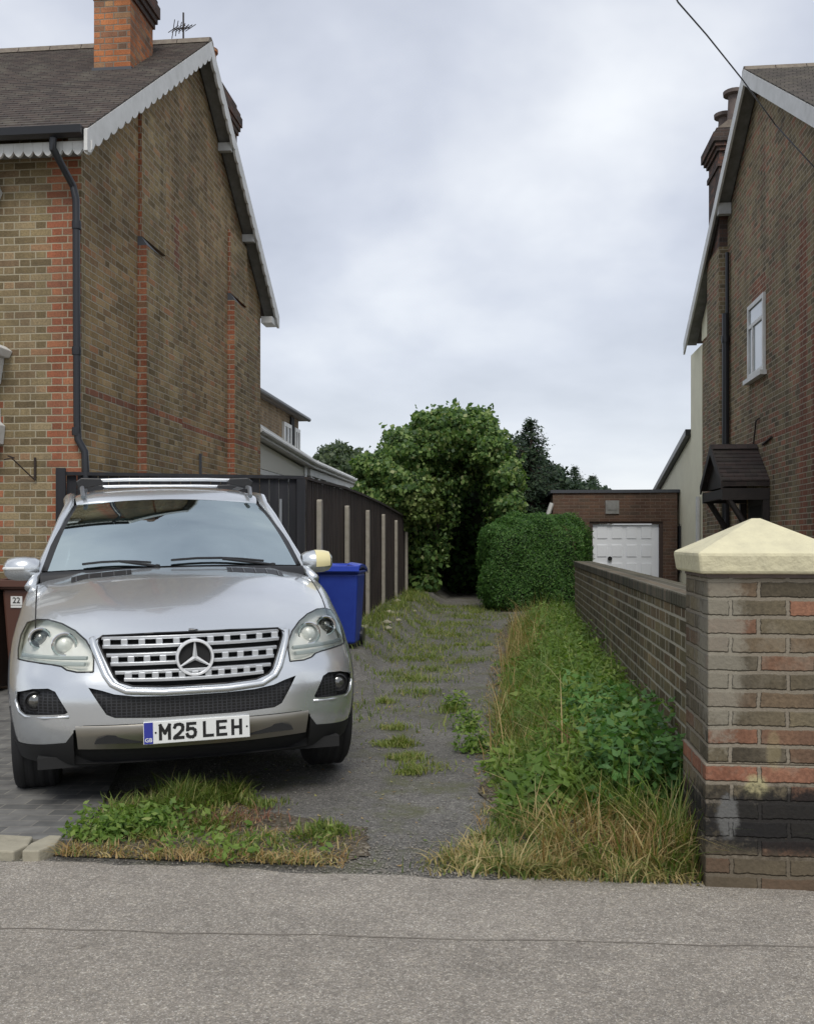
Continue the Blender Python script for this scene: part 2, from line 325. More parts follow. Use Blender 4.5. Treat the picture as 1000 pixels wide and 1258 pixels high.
def fence_mat(name, a, b_, vertical=True, pitch=.10):
    m_ = bpy.data.materials.new(name); m_.use_nodes = True; t = m_.node_tree; b = t.nodes['Principled BSDF']
    g = N(t, 'ShaderNodeNewGeometry'); mp = N(t, 'ShaderNodeMapping'); mp.inputs['Scale'].default_value = (9, 9, .7); t.links.new(g.outputs['Position'], mp.inputs[0])
    n = N(t, 'ShaderNodeTexNoise'); n.inputs['Scale'].default_value = 2; n.inputs['Detail'].default_value = 7; t.links.new(mp.outputs[0], n.inputs['Vector'])
    t.links.new(ramp(t, n.outputs[0], [(.35, a), (.7, b_)]), b.inputs['Base Color']); b.inputs['Roughness'].default_value = .8
    bp = N(t, 'ShaderNodeBump'); bp.inputs['Strength'].default_value = .4; bp.inputs['Distance'].default_value = .01; t.links.new(n.outputs[0], bp.inputs['Height']); t.links.new(bp.outputs[0], b.inputs['Normal'])
    return m_
m_fence = fence_mat('dark_brown_boards', (.018, .013, .011), (.045, .032, .026))
m_gate = fence_mat('black_boards', (.008, .009, .012), (.018, .018, .022))

def glass_mat(name, tint=(.04, .05, .055), refl=.6):
    m_ = bpy.data.materials.new(name); m_.use_nodes = True; b = m_.node_tree.nodes['Principled BSDF']
    b.inputs['Base Color'].default_value = (*tint, 1); b.inputs['Roughness'].default_value = .06; b.inputs['Specular IOR Level'].default_value = refl
    b.inputs['Coat Weight'].default_value = .6; b.inputs['Coat Roughness'].default_value = .02
    return m_
m_win = glass_mat('window_glass', (.30, .34, .36), 1)
m_windark = glass_mat('dark_window_glass', (.05, .06, .07), .8)

def leaf_mat(name, stops, trans=.3, rough=.5):
    m_ = bpy.data.materials.new(name); m_.use_nodes = True; t = m_.node_tree; b = t.nodes['Principled BSDF']; o = t.nodes['Material Output']
    a = N(t, 'ShaderNodeAttribute', attribute_name='rnd'); c = ramp(t, a.outputs['Fac'], stops)
    t.links.new(c, b.inputs['Base Color']); b.inputs['Roughness'].default_value = rough; b.inputs['Specular IOR Level'].default_value = .3
    tr = N(t, 'ShaderNodeBsdfTranslucent'); t.links.new(mixc(t, 1.0, c, (1.3, 1.5, .6), 'MULTIPLY'), tr.inputs[0])
    mx_ = N(t, 'ShaderNodeMixShader'); mx_.inputs[0].default_value = trans
    t.links.new(b.outputs[0], mx_.inputs[1]); t.links.new(tr.outputs[0], mx_.inputs[2]); t.links.new(mx_.outputs[0], o.inputs[0])
    return m_
m_ivy = leaf_mat('climber_leaves', [(0, (.035, .075, .024)), (.35, (.075, .145, .04)), (.7, (.14, .225, .06)), (.93, (.23, .31, .10)), (1, (.33, .36, .17))])
m_ivylow = leaf_mat('pale_climber_leaves', [(0, (.05, .09, .025)), (.5, (.12, .18, .045)), (1, (.22, .26, .09))])
m_hedge = leaf_mat('hedge_leaves', [(0, (.028, .07, .016)), (.5, (.055, .14, .028)), (.85, (.10, .21, .045)), (1, (.16, .27, .07))])
m_conif = leaf_mat('conifer_needles', [(0, (.015, .032, .018)), (.6, (.03, .055, .028)), (1, (.05, .08, .035))], .15)
m_far = leaf_mat('far_leaves', [(0, (.04, .065, .035)), (.6, (.07, .10, .05)), (1, (.11, .14, .07))])
m_core = mat('dark_core', (.012, .02, .008), .9, noise=(5, .5, (.02, .035, .012)))  # dark fill for the cores added inside foliage to block light
m_bark = mat('bark', (.06, .045, .035), .9, bump=(20, .6))
m_grass = leaf_mat('green_grass', [(0, (.07, .115, .022)), (.5, (.145, .205, .045)), (.85, (.24, .27, .08)), (1, (.38, .33, .15))], .4)
m_dry = leaf_mat('dry_grass', [(0, (.24, .14, .055)), (.4, (.40, .27, .12)), (.75, (.48, .40, .20)), (.86, (.16, .20, .06)), (1, (.10, .16, .04))])
m_weed = leaf_mat('weed_leaves', [(0, (.065, .125, .025)), (.5, (.13, .215, .04)), (.85, (.22, .30, .07)), (1, (.32, .36, .12))], .4)
m_rust = leaf_mat('red_brown_stalks', [(0, (.15, .06, .04)), (.5, (.24, .11, .07)), (1, (.30, .22, .12))])

# ------------------------------------------------------------------ ground
def asphalt(name, a, b_, speck, patch=(1., 1.), scale=260, moss=None, bumpd=.004):
    m_ = bpy.data.materials.new(name); m_.use_nodes = True; t = m_.node_tree; b = t.nodes['Principled BSDF']
    g = N(t, 'ShaderNodeNewGeometry')
    v = N(t, 'ShaderNodeTexVoronoi'); v.inputs['Scale'].default_value = scale; t.links.new(g.outputs['Position'], v.inputs['Vector'])
    s2 = N(t, 'ShaderNodeSeparateXYZ'); t.links.new(v.outputs['Color'], s2.inputs[0])
    c = ramp(t, s2.outputs[0], [(0, a), (.55, b_), (.86, b_), (.93, speck), (1, speck)])
    v2 = N(t, 'ShaderNodeTexVoronoi'); v2.inputs['Scale'].default_value = scale * .4; t.links.new(g.outputs['Position'], v2.inputs['Vector'])
    s3 = N(t, 'ShaderNodeSeparateXYZ'); t.links.new(v2.outputs['Color'], s3.inputs[0])
    c = mixc(t, .6, c, ramp(t, s3.outputs[0], [(0, (.62, .62, .62)), (.8, (1.1, 1.1, 1.1)), (1, (1.5, 1.48, 1.42))]), 'MULTIPLY')
    n = N(t, 'ShaderNodeTexNoise'); n.inputs['Scale'].default_value = 1.3; n.inputs['Detail'].default_value = 9; n.inputs['Roughness'].default_value = .65; t.links.new(g.outputs['Position'], n.inputs['Vector'])
    c = mixc(t, 1.0, c, ramp(t, n.outputs[0], [(.3, (patch[0],) * 3), (.7, (patch[1],) * 3)]), 'MULTIPLY')
    n6 = N(t, 'ShaderNodeTexNoise'); n6.inputs['Scale'].default_value = 6; n6.inputs['Detail'].default_value = 6; n6.inputs['Roughness'].default_value = .7; t.links.new(g.outputs['Position'], n6.inputs['Vector'])
    c = mixc(t, 1.0, c, ramp(t, n6.outputs[0], [(.3, (.86, .86, .86)), (.5, (1, 1, 1)), (.7, (1.1, 1.1, 1.09))]), 'MULTIPLY')
    v7 = N(t, 'ShaderNodeTexVoronoi'); v7.inputs['Scale'].default_value = 2.3; t.links.new(g.outputs['Position'], v7.inputs['Vector'])
    c = mixc(t, 1.0, c, ramp(t, M_(t, 'ADD', v7.outputs['Distance'], M_(t, 'MULTIPLY', n6.outputs[0], .04)), [(.045, (.72, .71, .70)), (.075, (1, 1, 1))]), 'MULTIPLY')
    if moss:
        n3 = N(t, 'ShaderNodeTexNoise'); n3.inputs['Scale'].default_value = moss[1]; n3.inputs['Detail'].default_value = 10; n3.inputs['Roughness'].default_value = .7; t.links.new(g.outputs['Position'], n3.inputs['Vector'])
        c = mixc(t, ramp(t, n3.outputs[0], [(moss[2], (0, 0, 0)), (moss[3], (.85, .85, .85))]), c, moss[0])
    t.links.new(c, b.inputs['Base Color']); b.inputs['Roughness'].default_value = .88; b.inputs['Specular IOR Level'].default_value = .25
    bp = N(t, 'ShaderNodeBump'); bp.inputs['Strength'].default_value = .8; bp.inputs['Distance'].default_value = bumpd
    t.links.new(M_(t, 'ADD', v.outputs['Distance'], s3.outputs[0]), bp.inputs['Height']); t.links.new(bp.outputs[0], b.inputs['Normal'])
    return m_, t, b
m_pave, _, _ = asphalt('footway_asphalt', (.215, .192, .163), (.325, .295, .253), (.52, .49, .44), (.86, 1.14))
m_pave2, _, _ = asphalt('road_asphalt', (.205, .182, .154), (.310, .281, .240), (.49, .46, .41), (.86, 1.12))
m_lane, _, _ = asphalt('old_lane_asphalt', (.105, .100, .092), (.18, .172, .158), (.29, .28, .25), (.72, 1.25), scale=170, moss=((.12, .125, .065), 2.4, .50, .66), bumpd=.008)
m_soil, _, _ = asphalt('bare_soil', (.07, .055, .04), (.13, .11, .08), (.25, .22, .17), (.7, 1.2), scale=70, bumpd=.015)
m_earth, _, _ = asphalt('earth', (.07, .08, .04), (.12, .12, .07), (.16, .15, .1), scale=40)
m_joint = mat('joint', (.20, .178, .148), .9, noise=(5, .5, (.15, .132, .11)))

tag(obj('ground', MB().add([(-300, -60, -.06), (300, -60, -.06), (300, 600, -.06), (-300, 600, -.06)], [(0, 1, 2, 3)]), m_earth), kind='structure')
tag(obj('road', MB().add([(-40, -12, -.0025), (40, -12, -.0025), (40, 3.50 + 40*.047, -.0025), (-40, 3.50 - 40*.047, -.0025)], [(0, 1, 2, 3)]), m_pave2), kind='structure')
# footway sheet with a slightly ragged far edge
def jl(x): return 3.475 + x * .047 + .006 * math.sin(x * 7) + .004 * math.sin(x * 17)
xs = np.linspace(-40, 40, 640)
rows = [[(x, jl(x), 0) for x in xs], [(x, 3.9 + x*.02, 0) for x in xs],
        [(x, 4.10 + .02 * math.sin(x*3.1) + .018 * math.sin(x*8.7) + .012 * math.sin(x * 23), 0) for x in xs]]
tag(obj('pavement', MB().grid(rows), m_pave, fix=False), kind='structure')
tag(obj('pavement_joint', MB().grid([[(x, jl(x) - .006 - .003*math.sin(x*31), -.0008) for x in xs], [(x, jl(x) + .001, -.0002) for x in xs]]), m_joint, fix=False), kind='structure')
# lane: one sheet, rising gently to the back
gx = np.concatenate([np.linspace(-14, -2.6, 12), np.linspace(-2.3, 1.2, 30), np.linspace(1.6, 18, 10)]); gy = np.concatenate([np.linspace(4.0, 4.12, 2), np.linspace(4.3, 24, 70), np.linspace(26, 60, 8)])
rows = [[(x, y, float(gz(x, y)) - .006 + (0 if y < 40 else 0)) for x in gx] for y in gy]
tag(obj('lane', MB().grid(rows), m_lane, smooth='all', fix=False), kind='structure')
def rag(pv, n=8, amp=.014):
    out_ = []
    for i in range(len(pv)):
        a, c = pv[i], pv[(i+1) % len(pv)]
        for k in range(n):
            f = k / n; out_.append((a[0] + (c[0]-a[0]) * f + amp * math.sin(i * 5.1 + k * 2.3), a[1] + (c[1]-a[1]) * f + amp * .6 * math.sin(i * 3.7 + k * 3.1)))
    return out_
# block paving under the car
def sett_mat():
    m_ = bpy.data.materials.new('grey_setts'); m_.use_nodes = True; t = m_.node_tree; b = t.nodes['Principled BSDF']
    g = N(t, 'ShaderNodeNewGeometry'); mp = N(t, 'ShaderNodeMapping'); mp.inputs['Rotation'].default_value = (0, 0, R(-4)); t.links.new(g.outputs['Position'], mp.inputs[0])
    br = N(t, 'ShaderNodeTexBrick'); t.links.new(mp.outputs[0], br.inputs['Vector']); br.inputs['Scale'].default_value = 1; br.inputs['Brick Width'].default_value = .2; br.inputs['Row Height'].default_value = .1
    br.inputs['Mortar Size'].default_value = .004; br.inputs['Color1'].default_value = (.085, .085, .083, 1); br.inputs['Color2'].default_value = (.15, .147, .14, 1); br.inputs['Mortar'].default_value = (.19, .18, .16, 1)
    n = N(t, 'ShaderNodeTexNoise'); n.inputs['Scale'].default_value = 8; n.inputs['Detail'].default_value = 8; t.links.new(g.outputs['Position'], n.inputs['Vector'])
    c = mixc(t, .8, br.outputs[0], ramp(t, n.outputs[0], [(.3, (.6, .6, .6)), (.7, (1.4, 1.4, 1.35))]), 'MULTIPLY')
    t.links.new(c, b.inputs['Base Color']); b.inputs['Roughness'].default_value = .8
    bp = N(t, 'ShaderNodeBump'); bp.inputs['Strength'].default_value = .5; bp.inputs['Distance'].default_value = .006; bp.invert = True
    t.links.new(M_(t, 'ADD', br.outputs['Fac'], M_(t, 'MULTIPLY', n.outputs[0], -.6)), bp.inputs['Height']); t.links.new(bp.outputs[0], b.inputs['Normal'])
    return m_
pv = [(-9, 4.36), (-2.02, 4.36), (-2.12, 4.9), (-2.3, 5.5), (-2.6, 6.5), (-3.4, 9.3), (-9, 9.3)]
tag(obj('driveway', MB().prism(pv, 'z', -.03, .016), sett_mat()), kind='structure')
pv = [(-2.06, 4.19), (-1.2, 4.18), (-.75, 4.2), (-.62, 4.35), (-.7, 4.75), (-1.3, 5.0), (-1.55, 5.5), (-1.9, 5.6), (-2.16, 5.3), (-2.04, 4.7), (-2.04, 4.35)]
tag(obj('soil_patch', MB().add([(x, y, .002) for x, y in rag(pv)], [tuple(range(len(rag(pv))))]), m_soil, fix=False), kind='structure')
pv = [(-.2, 4.08), (.86, 4.08), (.9, 8), (.9, 15), (.0, 15), (-.1, 9), (-.08, 6), (.02, 5)]
n_ = 26; rows = []
for i in range(60):
    y = 4.17 + 11 * i / 59; xl = (-.22 if y < 4.6 else -.1) + .05 * math.sin(y * 3) + .04 * math.sin(y * 7.7)
    rows.append([(xl + (.93 - xl) * j / n_, y, float(gz(xl + (.93 - xl) * j / n_, y)) - .004 + .004 + .09 * math.sin(math.pi * .5 * min(1, j / 10)) * min(1, i / 4) + .012 * math.sin(j * 2.1 + i) * min(1, i / 2)) for j in range(n_ + 1)])
tag(obj('verge_bank', MB().grid(rows), m_soil, smooth='all', fix=False), kind='structure')
# edging stones
for k, (x0, x1, lab) in enumerate([(-3.1, -2.58, 'longest pale edging stone at the left end of the driveway edge'), (-2.55, -2.42, 'small wedge of pale stone at the left edge of the picture, first in the edging'), (-2.40, -2.17, 'broad pale edging stone, middle of the three in front of the silver car'), (-2.14, -2.03, 'small pale edging stone next to the tuft of grass')]):
    if k == 0: continue
    j = lambda: random.uniform(-.015, .015)
    pts = [(x0 + .02 + j(), 4.11 + j()), (x0 + j(), 4.2 + j()), (x0 + .03 + j(), 4.33 + j()), (x1 - .03 + j(), 4.335 + j()), (x1 + j(), 4.22 + j()), (x1 - .015 + j(), 4.115 + j())]
    tag(obj('edging_stone', MB().prism(pts, 'z', -.03, .024 + .008 * k), m_stone, bevel=.008), lab, 'stone', 'pale stones edging the driveway')

# ------------------------------------------------------------------ left house
WX, WY0, WY1 = -4.25, 9.37, 16.46      # flank wall plane, front and rear wall
EY0, EY1, RZ, EZ = 9.07, 16.80, 8.22, 5.42
RY = (EY0 + EY1) / 2; SL = (RZ - EZ) / (RY - EY0)
H = thing('brick_house', 'tall brown brick house on the left with white scalloped bargeboards and orange chimney', 'house', (-7, 12, 0))
zt = lambda y, d=.16: (RZ - SL * abs(y - RY)) - d
gab = [(WY0, -.1), (WY1, -.1), (WY1, zt(WY1)), (RY, zt(RY)), (WY0, zt(WY0))]
obj('flank_wall', MB().prism(gab, 'x', WX - .3, WX), m_side, H)
obj('front_wall', MB().box(-12, WX - .302, WY0, WY0 + .3, -.1, zt(WY0)), m_house, H)
# corner facing: red quoins on the street face
obj('quoin', MB().box(WX - .302, WX + .003, WY0 - .003, WY0 + .1, -.1, zt(WY0) + .02), m_house, H)
obj('rear_wall', MB().box(-12, WX - .302, WY1 - .3, WY1, -.1, zt(WY1)), m_side, H)
def breast(y0, y1, zs):
    b1 = MB(); b1.box(WX + .002, WX + .11, y0, y1, -.1, zs)
    obj('chimney_breast', b1, m_breast, H)
    b2 = MB(); yt0, yt1 = y0 + .0, y1 - .42
    # sloping shoulder
    b2.add([(WX + .002, y0, zs + .001), (WX + .112, y0, zs + .001), (WX + .112, y1 + .01, zs + .001), (WX + .002, y1 + .01, zs + .001), (WX + .002, y0, zs + .11), (WX + .05, y0, zs + .10), (WX + .03, y1, zs + .02), (WX + .002, y1, zs + .03)],
           [(0,1,2,3),(4,5,6,7),(0,1,5,4),(1,2,6,5),(2,3,7,6),(3,0,4,7)])
    obj('shoulder_capping', b2, m_lead, H)
    b3 = MB().box(WX + .002, WX + .045, yt0 + .02, yt1, zs + .112, min(zt((yt0 + yt1) / 2, .3), zt(yt0, .25), zt(yt1, .25)))
    obj('upper_breast', b3, m_breast, H)
breast(10.86, 12.1, 4.82); breast(14.48, 15.85, 5.08)
obj('vent_pipe', MB().box(WX + .002, WX + .03, 13.1, 13.14, 1.2, 2.62), m_lead, H)
def tiled_slope(mb, x0, x1, ya, za, yb, zb, th=.03, step=.0605):
    """rows of tiles as a saw-tooth section from eave (a) to ridge (b)"""
    n = int(abs(zb - za) / step); pts = []
    dy, dz = (yb - ya) / n, (zb - za) / n
    for i in range(n):
        pts.append((ya + dy * i, za + dz * i + .018)); pts.append((ya + dy * (i+1), za + dz * (i+1) + .003))
    for i in range(n):
        p, q = pts[2*i], pts[2*i+1]
        mb.add([(x0, p[0], p[1] - .02), (x1, p[0], p[1] - .02), (x1, p[0], p[1]), (x0, p[0], p[1]), (x1, q[0], q[1]), (x0, q[0], q[1])], [(0, 1, 2, 3), (3, 2, 4, 5)])
    return mb
XR = WX + .20
rf = MB(); tiled_slope(rf, -12.5, XR + .03, EY0 - .05, EZ - .03, RY, RZ); tiled_slope(rf, -12.5, XR + .03, EY1 + .05, EZ - .03, RY, RZ)
for s_ in (-1, 1):
    ye = EY0 if s_ < 0 else EY1
    rf.prism([(ye, EZ - .05), (RY, RZ - .03), (RY, RZ - .07), (ye, EZ - .09)], 'x', -12.5, XR)
roof = obj('roof', rf, m_roof, H)
rg = MB()
for i in range(19):
    x0 = XR + .03 - i * .45; rg.prism([(RY - .13, RZ - .07), (RY - .09, RZ + .01), (RY, RZ + .05), (RY + .09, RZ + .01), (RY + .13, RZ - .07)], 'x', x0, x0 - .44)
obj('ridge_tiles', rg, m_ridge, roof)
def barge(x0, x1, ya, za, yb, zb, hgt, nsc, m_, parent, name='bargeboard', scallop=.05):
    """board below the roof line, its lower edge scalloped"""
    L = math.hypot(yb - ya, zb - za); pts = []
    for i in range(nsc * 6 + 1):
        f = i / (nsc * 6); k = abs(math.sin(math.pi * nsc * f)) ** .7
        pts.append((ya + (yb - ya) * f, za + (zb - za) * f - hgt - scallop * k))
    mb = MB(); top = [(ya + (yb - ya) * i / (nsc * 6), za + (zb - za) * i / (nsc * 6)) for i in range(nsc * 6 + 1)]
    n = len(pts)
    vs = [(x1, *p) for p in top] + [(x1, *p) for p in pts] + [(x0, *p) for p in top] + [(x0, *p) for p in pts]
    fs = []
    for i in range(n - 1):
        fs += [(i, i+1, n+i+1, n+i), (2*n+i, 3*n+i, 3*n+i+1, 2*n+i+1), (n+i, n+i+1, 3*n+i+1, 3*n+i), (i, 2*n+i, 2*n+i+1, i+1)]
    fs += [(0, n, 3*n, 2*n), (n-1, 3*n-1, 4*n-1, 2*n-1)]
    fs[-1] = (n-1, 2*n-1, 4*n-1, 3*n-1)
    mb.add(vs, fs); return obj(name, mb, m_, parent)
barge(XR, XR + .035, EY0 - .08, EZ - .055, RY - .002, RZ - .005, .20, 21, m_white, H)
barge(XR, XR + .035, EY1 + .08, EZ - .055, RY + .002, RZ - .005, .20, 21, m_white, H)
sf = MB()
for ye, s_ in ((EY0, 1), (EY1, -1)):
    sf.prism([(ye, EZ - .10), (RY, RZ - .08), (RY, RZ - .105), (ye, EZ - .125)], 'x', WX + .004, XR - .002)
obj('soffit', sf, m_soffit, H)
for y in (14.05, 15.35):
    z = RZ - SL * (y - RY); obj('purlin_end', MB().box(WX + .004, XR - .004, y - .07, y + .02, z - .26, z - .14), m_whiteg, H)
obj('eaves_return', MB().box(WX + .004, XR - .004, EY1 - .32, EY1 + .05, EZ - .24, EZ - .13), m_white, H)
# front eaves: gutter, scalloped fascia
gt = MB(); gt.prism([(EY0 - .14, EZ - .03), (EY0 - .13, EZ - .10), (EY0 - .07, EZ - .125), (EY0 - .02, EZ - .10), (EY0 - .01, EZ - .03)], 'x', -12.4, XR - .01)
obj('gutter', gt, m_black, H)
fm = MB(); xs_ = []; x = -12.0
while x < XR - .02:
    fm.prism([(x, EZ - .13), (x + .098, EZ - .13), (x + .098, EZ - .21), (x + .075, EZ - .25), (x + .05, EZ - .265), (x + .024, EZ - .25), (x, EZ - .21)], 'y', EY0 + .0, EY0 + .03); x += .1
obj('fascia_board', fm, m_white, H)
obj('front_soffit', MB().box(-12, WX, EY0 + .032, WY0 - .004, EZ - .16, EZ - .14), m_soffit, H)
# downpipe with swan neck and shoe
dp = MB(); px_ = WX - .03
dp.tube([(WX - .12, EY0 - .06, EZ - .12), (WX - .12, EY0 - .06, EZ - .22), (WX - .05, WY0 - .07, EZ - .48), (WX - .02, WY0 - .07, EZ - .62), (WX - .01, WY0 - .07, 2.62), (WX + .0, WY0 - .07, 2.42), (WX + .07, WY0 - .07, 2.30), (WX + .08, WY0 - .07, 2.1), (WX + .08, WY0 - .07, .2)], .036, 10)
for z in (4.55, 3.3, 2.5): dp.lathe([(.044, -.04), (.046, 0), (.044, .04)], (WX - .015, WY0 - .07, z), 'z', 12)
obj('downpipe', dp, m_black, H, smooth=True)
# chimney on the street slope
def stack(x0, x1, y0, y1, zb, zc, ztop, name, parent, mats, pots=2):
    c = MB(); c.box(x0, x1, y0, y1, zb, zc); ch = obj(name, c, mats[0], parent)
    cb = MB(); z = zc + .001
    for k, (o_, h_) in enumerate([(.025, .075), (.05, .075), (.075, .15), (.05, .075)]):
        cb.box(x0 - o_, x1 + o_, y0 - o_, y1 + o_, z, z + h_ - .001); z += h_
    obj('corbel', cb, mats[1], ch)
    tb = MB().box(x0, x1, y0, y1, z, ztop); obj('stack_top', tb, mats[0], ch)
    for k in range(pots):
        yy = y0 + (y1 - y0) * (k + .5) / pots
        pm = MB().lathe([(.13, 0), (.12, .05), (.10, .35), (.13, .37), (.13, .42), (.09, .42), (.09, .1)], ((x0 + x1) / 2, yy, ztop), 'z', 16)
        obj('chimney_pot', pm, m_pot, ch, smooth=True)
    return ch
ch = stack(-5.03, -4.57, 11.45, 12.2, 6.9, 8.03, 8.6, 'chimney', H, (m_chim, m_chimdark))
obj('flashing', MB().box(-5.05, -4.55, 11.43, 11.62, 7.04, 7.18), m_lead, ch)
c2 = stack(-5.1, -4.52, 14.9, 15.95, 6.0, 8.2, 8.7, 'chimney', H, (m_chimdark, m_chimdark), 0)
obj('chimney_pot', MB().lathe([(.13, 0), (.12, .05), (.10, .45), (.13, .47), (.13, .52), (.09, .52), (.09, .1)], (-4.72, 15.1, 8.7), 'z', 16), m_chim, c2, smooth=True)
ae = thing('tv_aerial', 'spiky television aerial on the ridge behind the orange chimney', 'aerial', (-4.47, 13.1, 8.1))
a = MB().tube([(-4.47, 13.1, 8.0), (-4.47, 13.1, 8.72)], .012, 6); obj('mast', a, m_iron, ae)
a = MB()
a.tube([(-4.56, 12.95, 8.42), (-4.40, 13.2, 8.56)], .008, 5)
for k in range(6):
    f = k / 5; x, y, z = -4.56 + .16 * f, 12.95 + .25 * f, 8.42 + .14 * f
    a.tube([(x - .02, y, z - .13 + .03 * k), (x + .02, y, z + .13 - .02 * k)], .006, 4); a.tube([(x - .1, y + .08, z), (x + .1, y - .08, z)], .005, 4)
obj('antenna', a, m_iron, ae)
# bay ornaments at the left edge
def zat(v, d=9.75): return CZ + (HV - v) * d / FPX
hb = MB(); xe = -5.0
hb.box(-6.6, xe - .10, WY0 - .30, WY0 - .004, zat(428), zat(402)); hb.prism([(-6.6, zat(428)), (xe - .03, zat(424)), (xe + .035, zat(430)), (xe - .0, zat(438)), (-6.6, zat(438))], 'y', WY0 - .33, WY0 - .004)
hb.prism([(-6.6, zat(438.3)), (xe - .05, zat(438.3)), (xe - .09, zat(470)), (-6.6, zat(470))], 'y', WY0 - .22, WY0 - .004)
obj('bay_cornice', hb, m_white, H, bevel=.006)
hb = MB(); hb.prism([(-6.6, zat(500)), (xe - .09, zat(500)), (xe - .085, zat(517)), (xe - .04, zat(522)), (xe - .06, zat(545)), (-6.6, zat(548))], 'y', WY0 - .25, WY0 - .004)
obj('bay_sill', hb, m_white, H, bevel=.006)
hb = MB(); hb.prism([(-6.6, zat(222)), (xe - .11, zat(222)), (xe - .07, zat(233)), (xe - .11, zat(246)), (-6.6, zat(246))], 'y', WY0 - .2, WY0 - .004)
obj('window_head', hb, m_white, H, bevel=.006)
# hanging-basket bracket
q = atY(43, 562, WY0 - .02); q2 = atY(43, 590, WY0 - .02)
hb = MB(); hb.tube([q, q2], .012, 6); hb.tube([q2, (q2.x - .14, q2.y - .2, q.z - .02), (q2.x - .19, q2.y - .25, q.z - .04)], .007, 6); hb.tube([(q2.x - .12, q2.y - .18, q.z - .02), (q2.x - .17, q2.y - .22, q.z + .0)], .007, 6)
obj('basket_bracket', hb, m_iron, H)

# ------------------------------------------------------------------ right house
VX, VY0, VY1 = 3.80, 10.6, 19.75
BX = 3.58
rEY0, rEY1, rRZ, rEZ = 10.25, 20.35, 8.60, 5.52; rRY = (rEY0 + rEY1) / 2; rSL = (rRZ - rEZ) / (rRY - rEY0)
H2 = thing('brick_house', 'brown brick house on the right with plain white bargeboards and a dark tiled porch', 'house', (8, 15, 0))
rzt = lambda y, d=.16: (rRZ - rSL * abs(y - rRY)) - d
obj('flank_wall', MB().prism([(VY0, -.1), (VY1, -.1), (VY1, rzt(VY1)), (rRY, rzt(rRY)), (VY0, rzt(VY0))], 'x', VX, VX + .3), m_right, H2)
obj('front_wall', MB().box(VX + .302, 14, VY0, VY0 + .3, -.1, rzt(VY0)), m_right, H2)
rf = MB(); tiled_slope(rf, BX - .03, 14, rEY0 - .05, rEZ - .03, rRY, rRZ); tiled_slope(rf, BX - .03, 14, rEY1 + .05, rEZ - .03, rRY, rRZ)
for s_ in (-1, 1):
    ye = rEY0 if s_ < 0 else rEY1
    rf.prism([(ye, rEZ - .05), (rRY, rRZ - .03), (rRY, rRZ - .07), (ye, rEZ - .09)], 'x', BX, 14)
roof = obj('roof', rf, m_roofR, H2)
rg = MB()
for i in range(19):
    x0 = BX - .03 + i * .45; rg.prism([(rRY - .13, rRZ - .07), (rRY - .09, rRZ + .0), (rRY, rRZ + .04), (rRY + .09, rRZ + .0), (rRY + .13, rRZ - .07)], 'x', x0, x0 + .44)
obj('ridge_tiles', rg, m_ridge, roof)
barge(BX - .035, BX, rEY0 - .08, rEZ - .055, rRY - .002, rRZ - .005, .24, 1, m_white, H2, scallop=.0)
barge(BX - .035, BX, rEY1 + .08, rEZ - .055, rRY + .002, rRZ - .005, .24, 1, m_white, H2, scallop=.0)
sf = MB()
for ye in (rEY0, rEY1): sf.prism([(ye, rEZ - .10), (rRY, rRZ - .08), (rRY, rRZ - .105), (ye, rEZ - .125)], 'x', BX + .002, VX - .004)
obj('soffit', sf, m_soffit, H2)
z = rRZ - rSL * (17.3 - rRY)
obj('purlin_end', MB().box(BX + .004, VX - .004, 17.24, 17.36, z - .34, z - .15), m_whiteg, H2)
c = MB(); c.box(3.64, 4.25, 17.5, 18.5, -.1, 6.55); obj('chimney_breast', c, m_right, H2)
c = MB(); c.box(3.66, 4.25, 17.55, 18.45, 6.551, 7.97); ch = obj('chimney', c, m_chimdark, H2)
cb = MB(); z = 7.971
for o_, h_ in [(.03, .09), (.0, .18), (.04, .07), (.08, .07), (.12, .16), (.06, .09)]:
    cb.box(3.66 - o_, 4.25 + o_, 17.55 - o_, 18.45 + o_, z, z + h_ - .001); z += h_
obj('corbel', cb, m_chimdark, ch)
obj('flaunching', MB().prism([(3.62, z), (4.29, z), (4.12, z + .14), (3.8, z + .14)], 'y', 17.52, 18.48), m_ridge, ch)
for y, hh, rr in ((17.75, .62, .13), (18.2, .42, .12)):
    obj('chimney_pot', MB().lathe([(rr, 0), (rr * .85, hh * .6), (rr * .8, hh - .08), (rr * 1.45, hh - .06), (rr * 1.5, hh), (rr * .6, hh), (rr * .6, .1)], (3.96 - (0.08 if hh < .5 else 0), y, z + .1), 'z', 16), m_pot, ch, smooth=True)
dp = MB().tube([(VX - .05, 17.34, 6.4), (VX - .05, 17.34, .1)], .032, 10)
dp.tube([(VX - .075, 17.36, 5.35), (VX - .075, 17.36, .1)], .058, 12); dp.lathe([(.07, -.06), (.075, 0), (.07, .06)], (VX - .075, 17.36, 4.9), 'z', 12)
obj('soil_pipe', dp, m_black, H2, smooth=True)
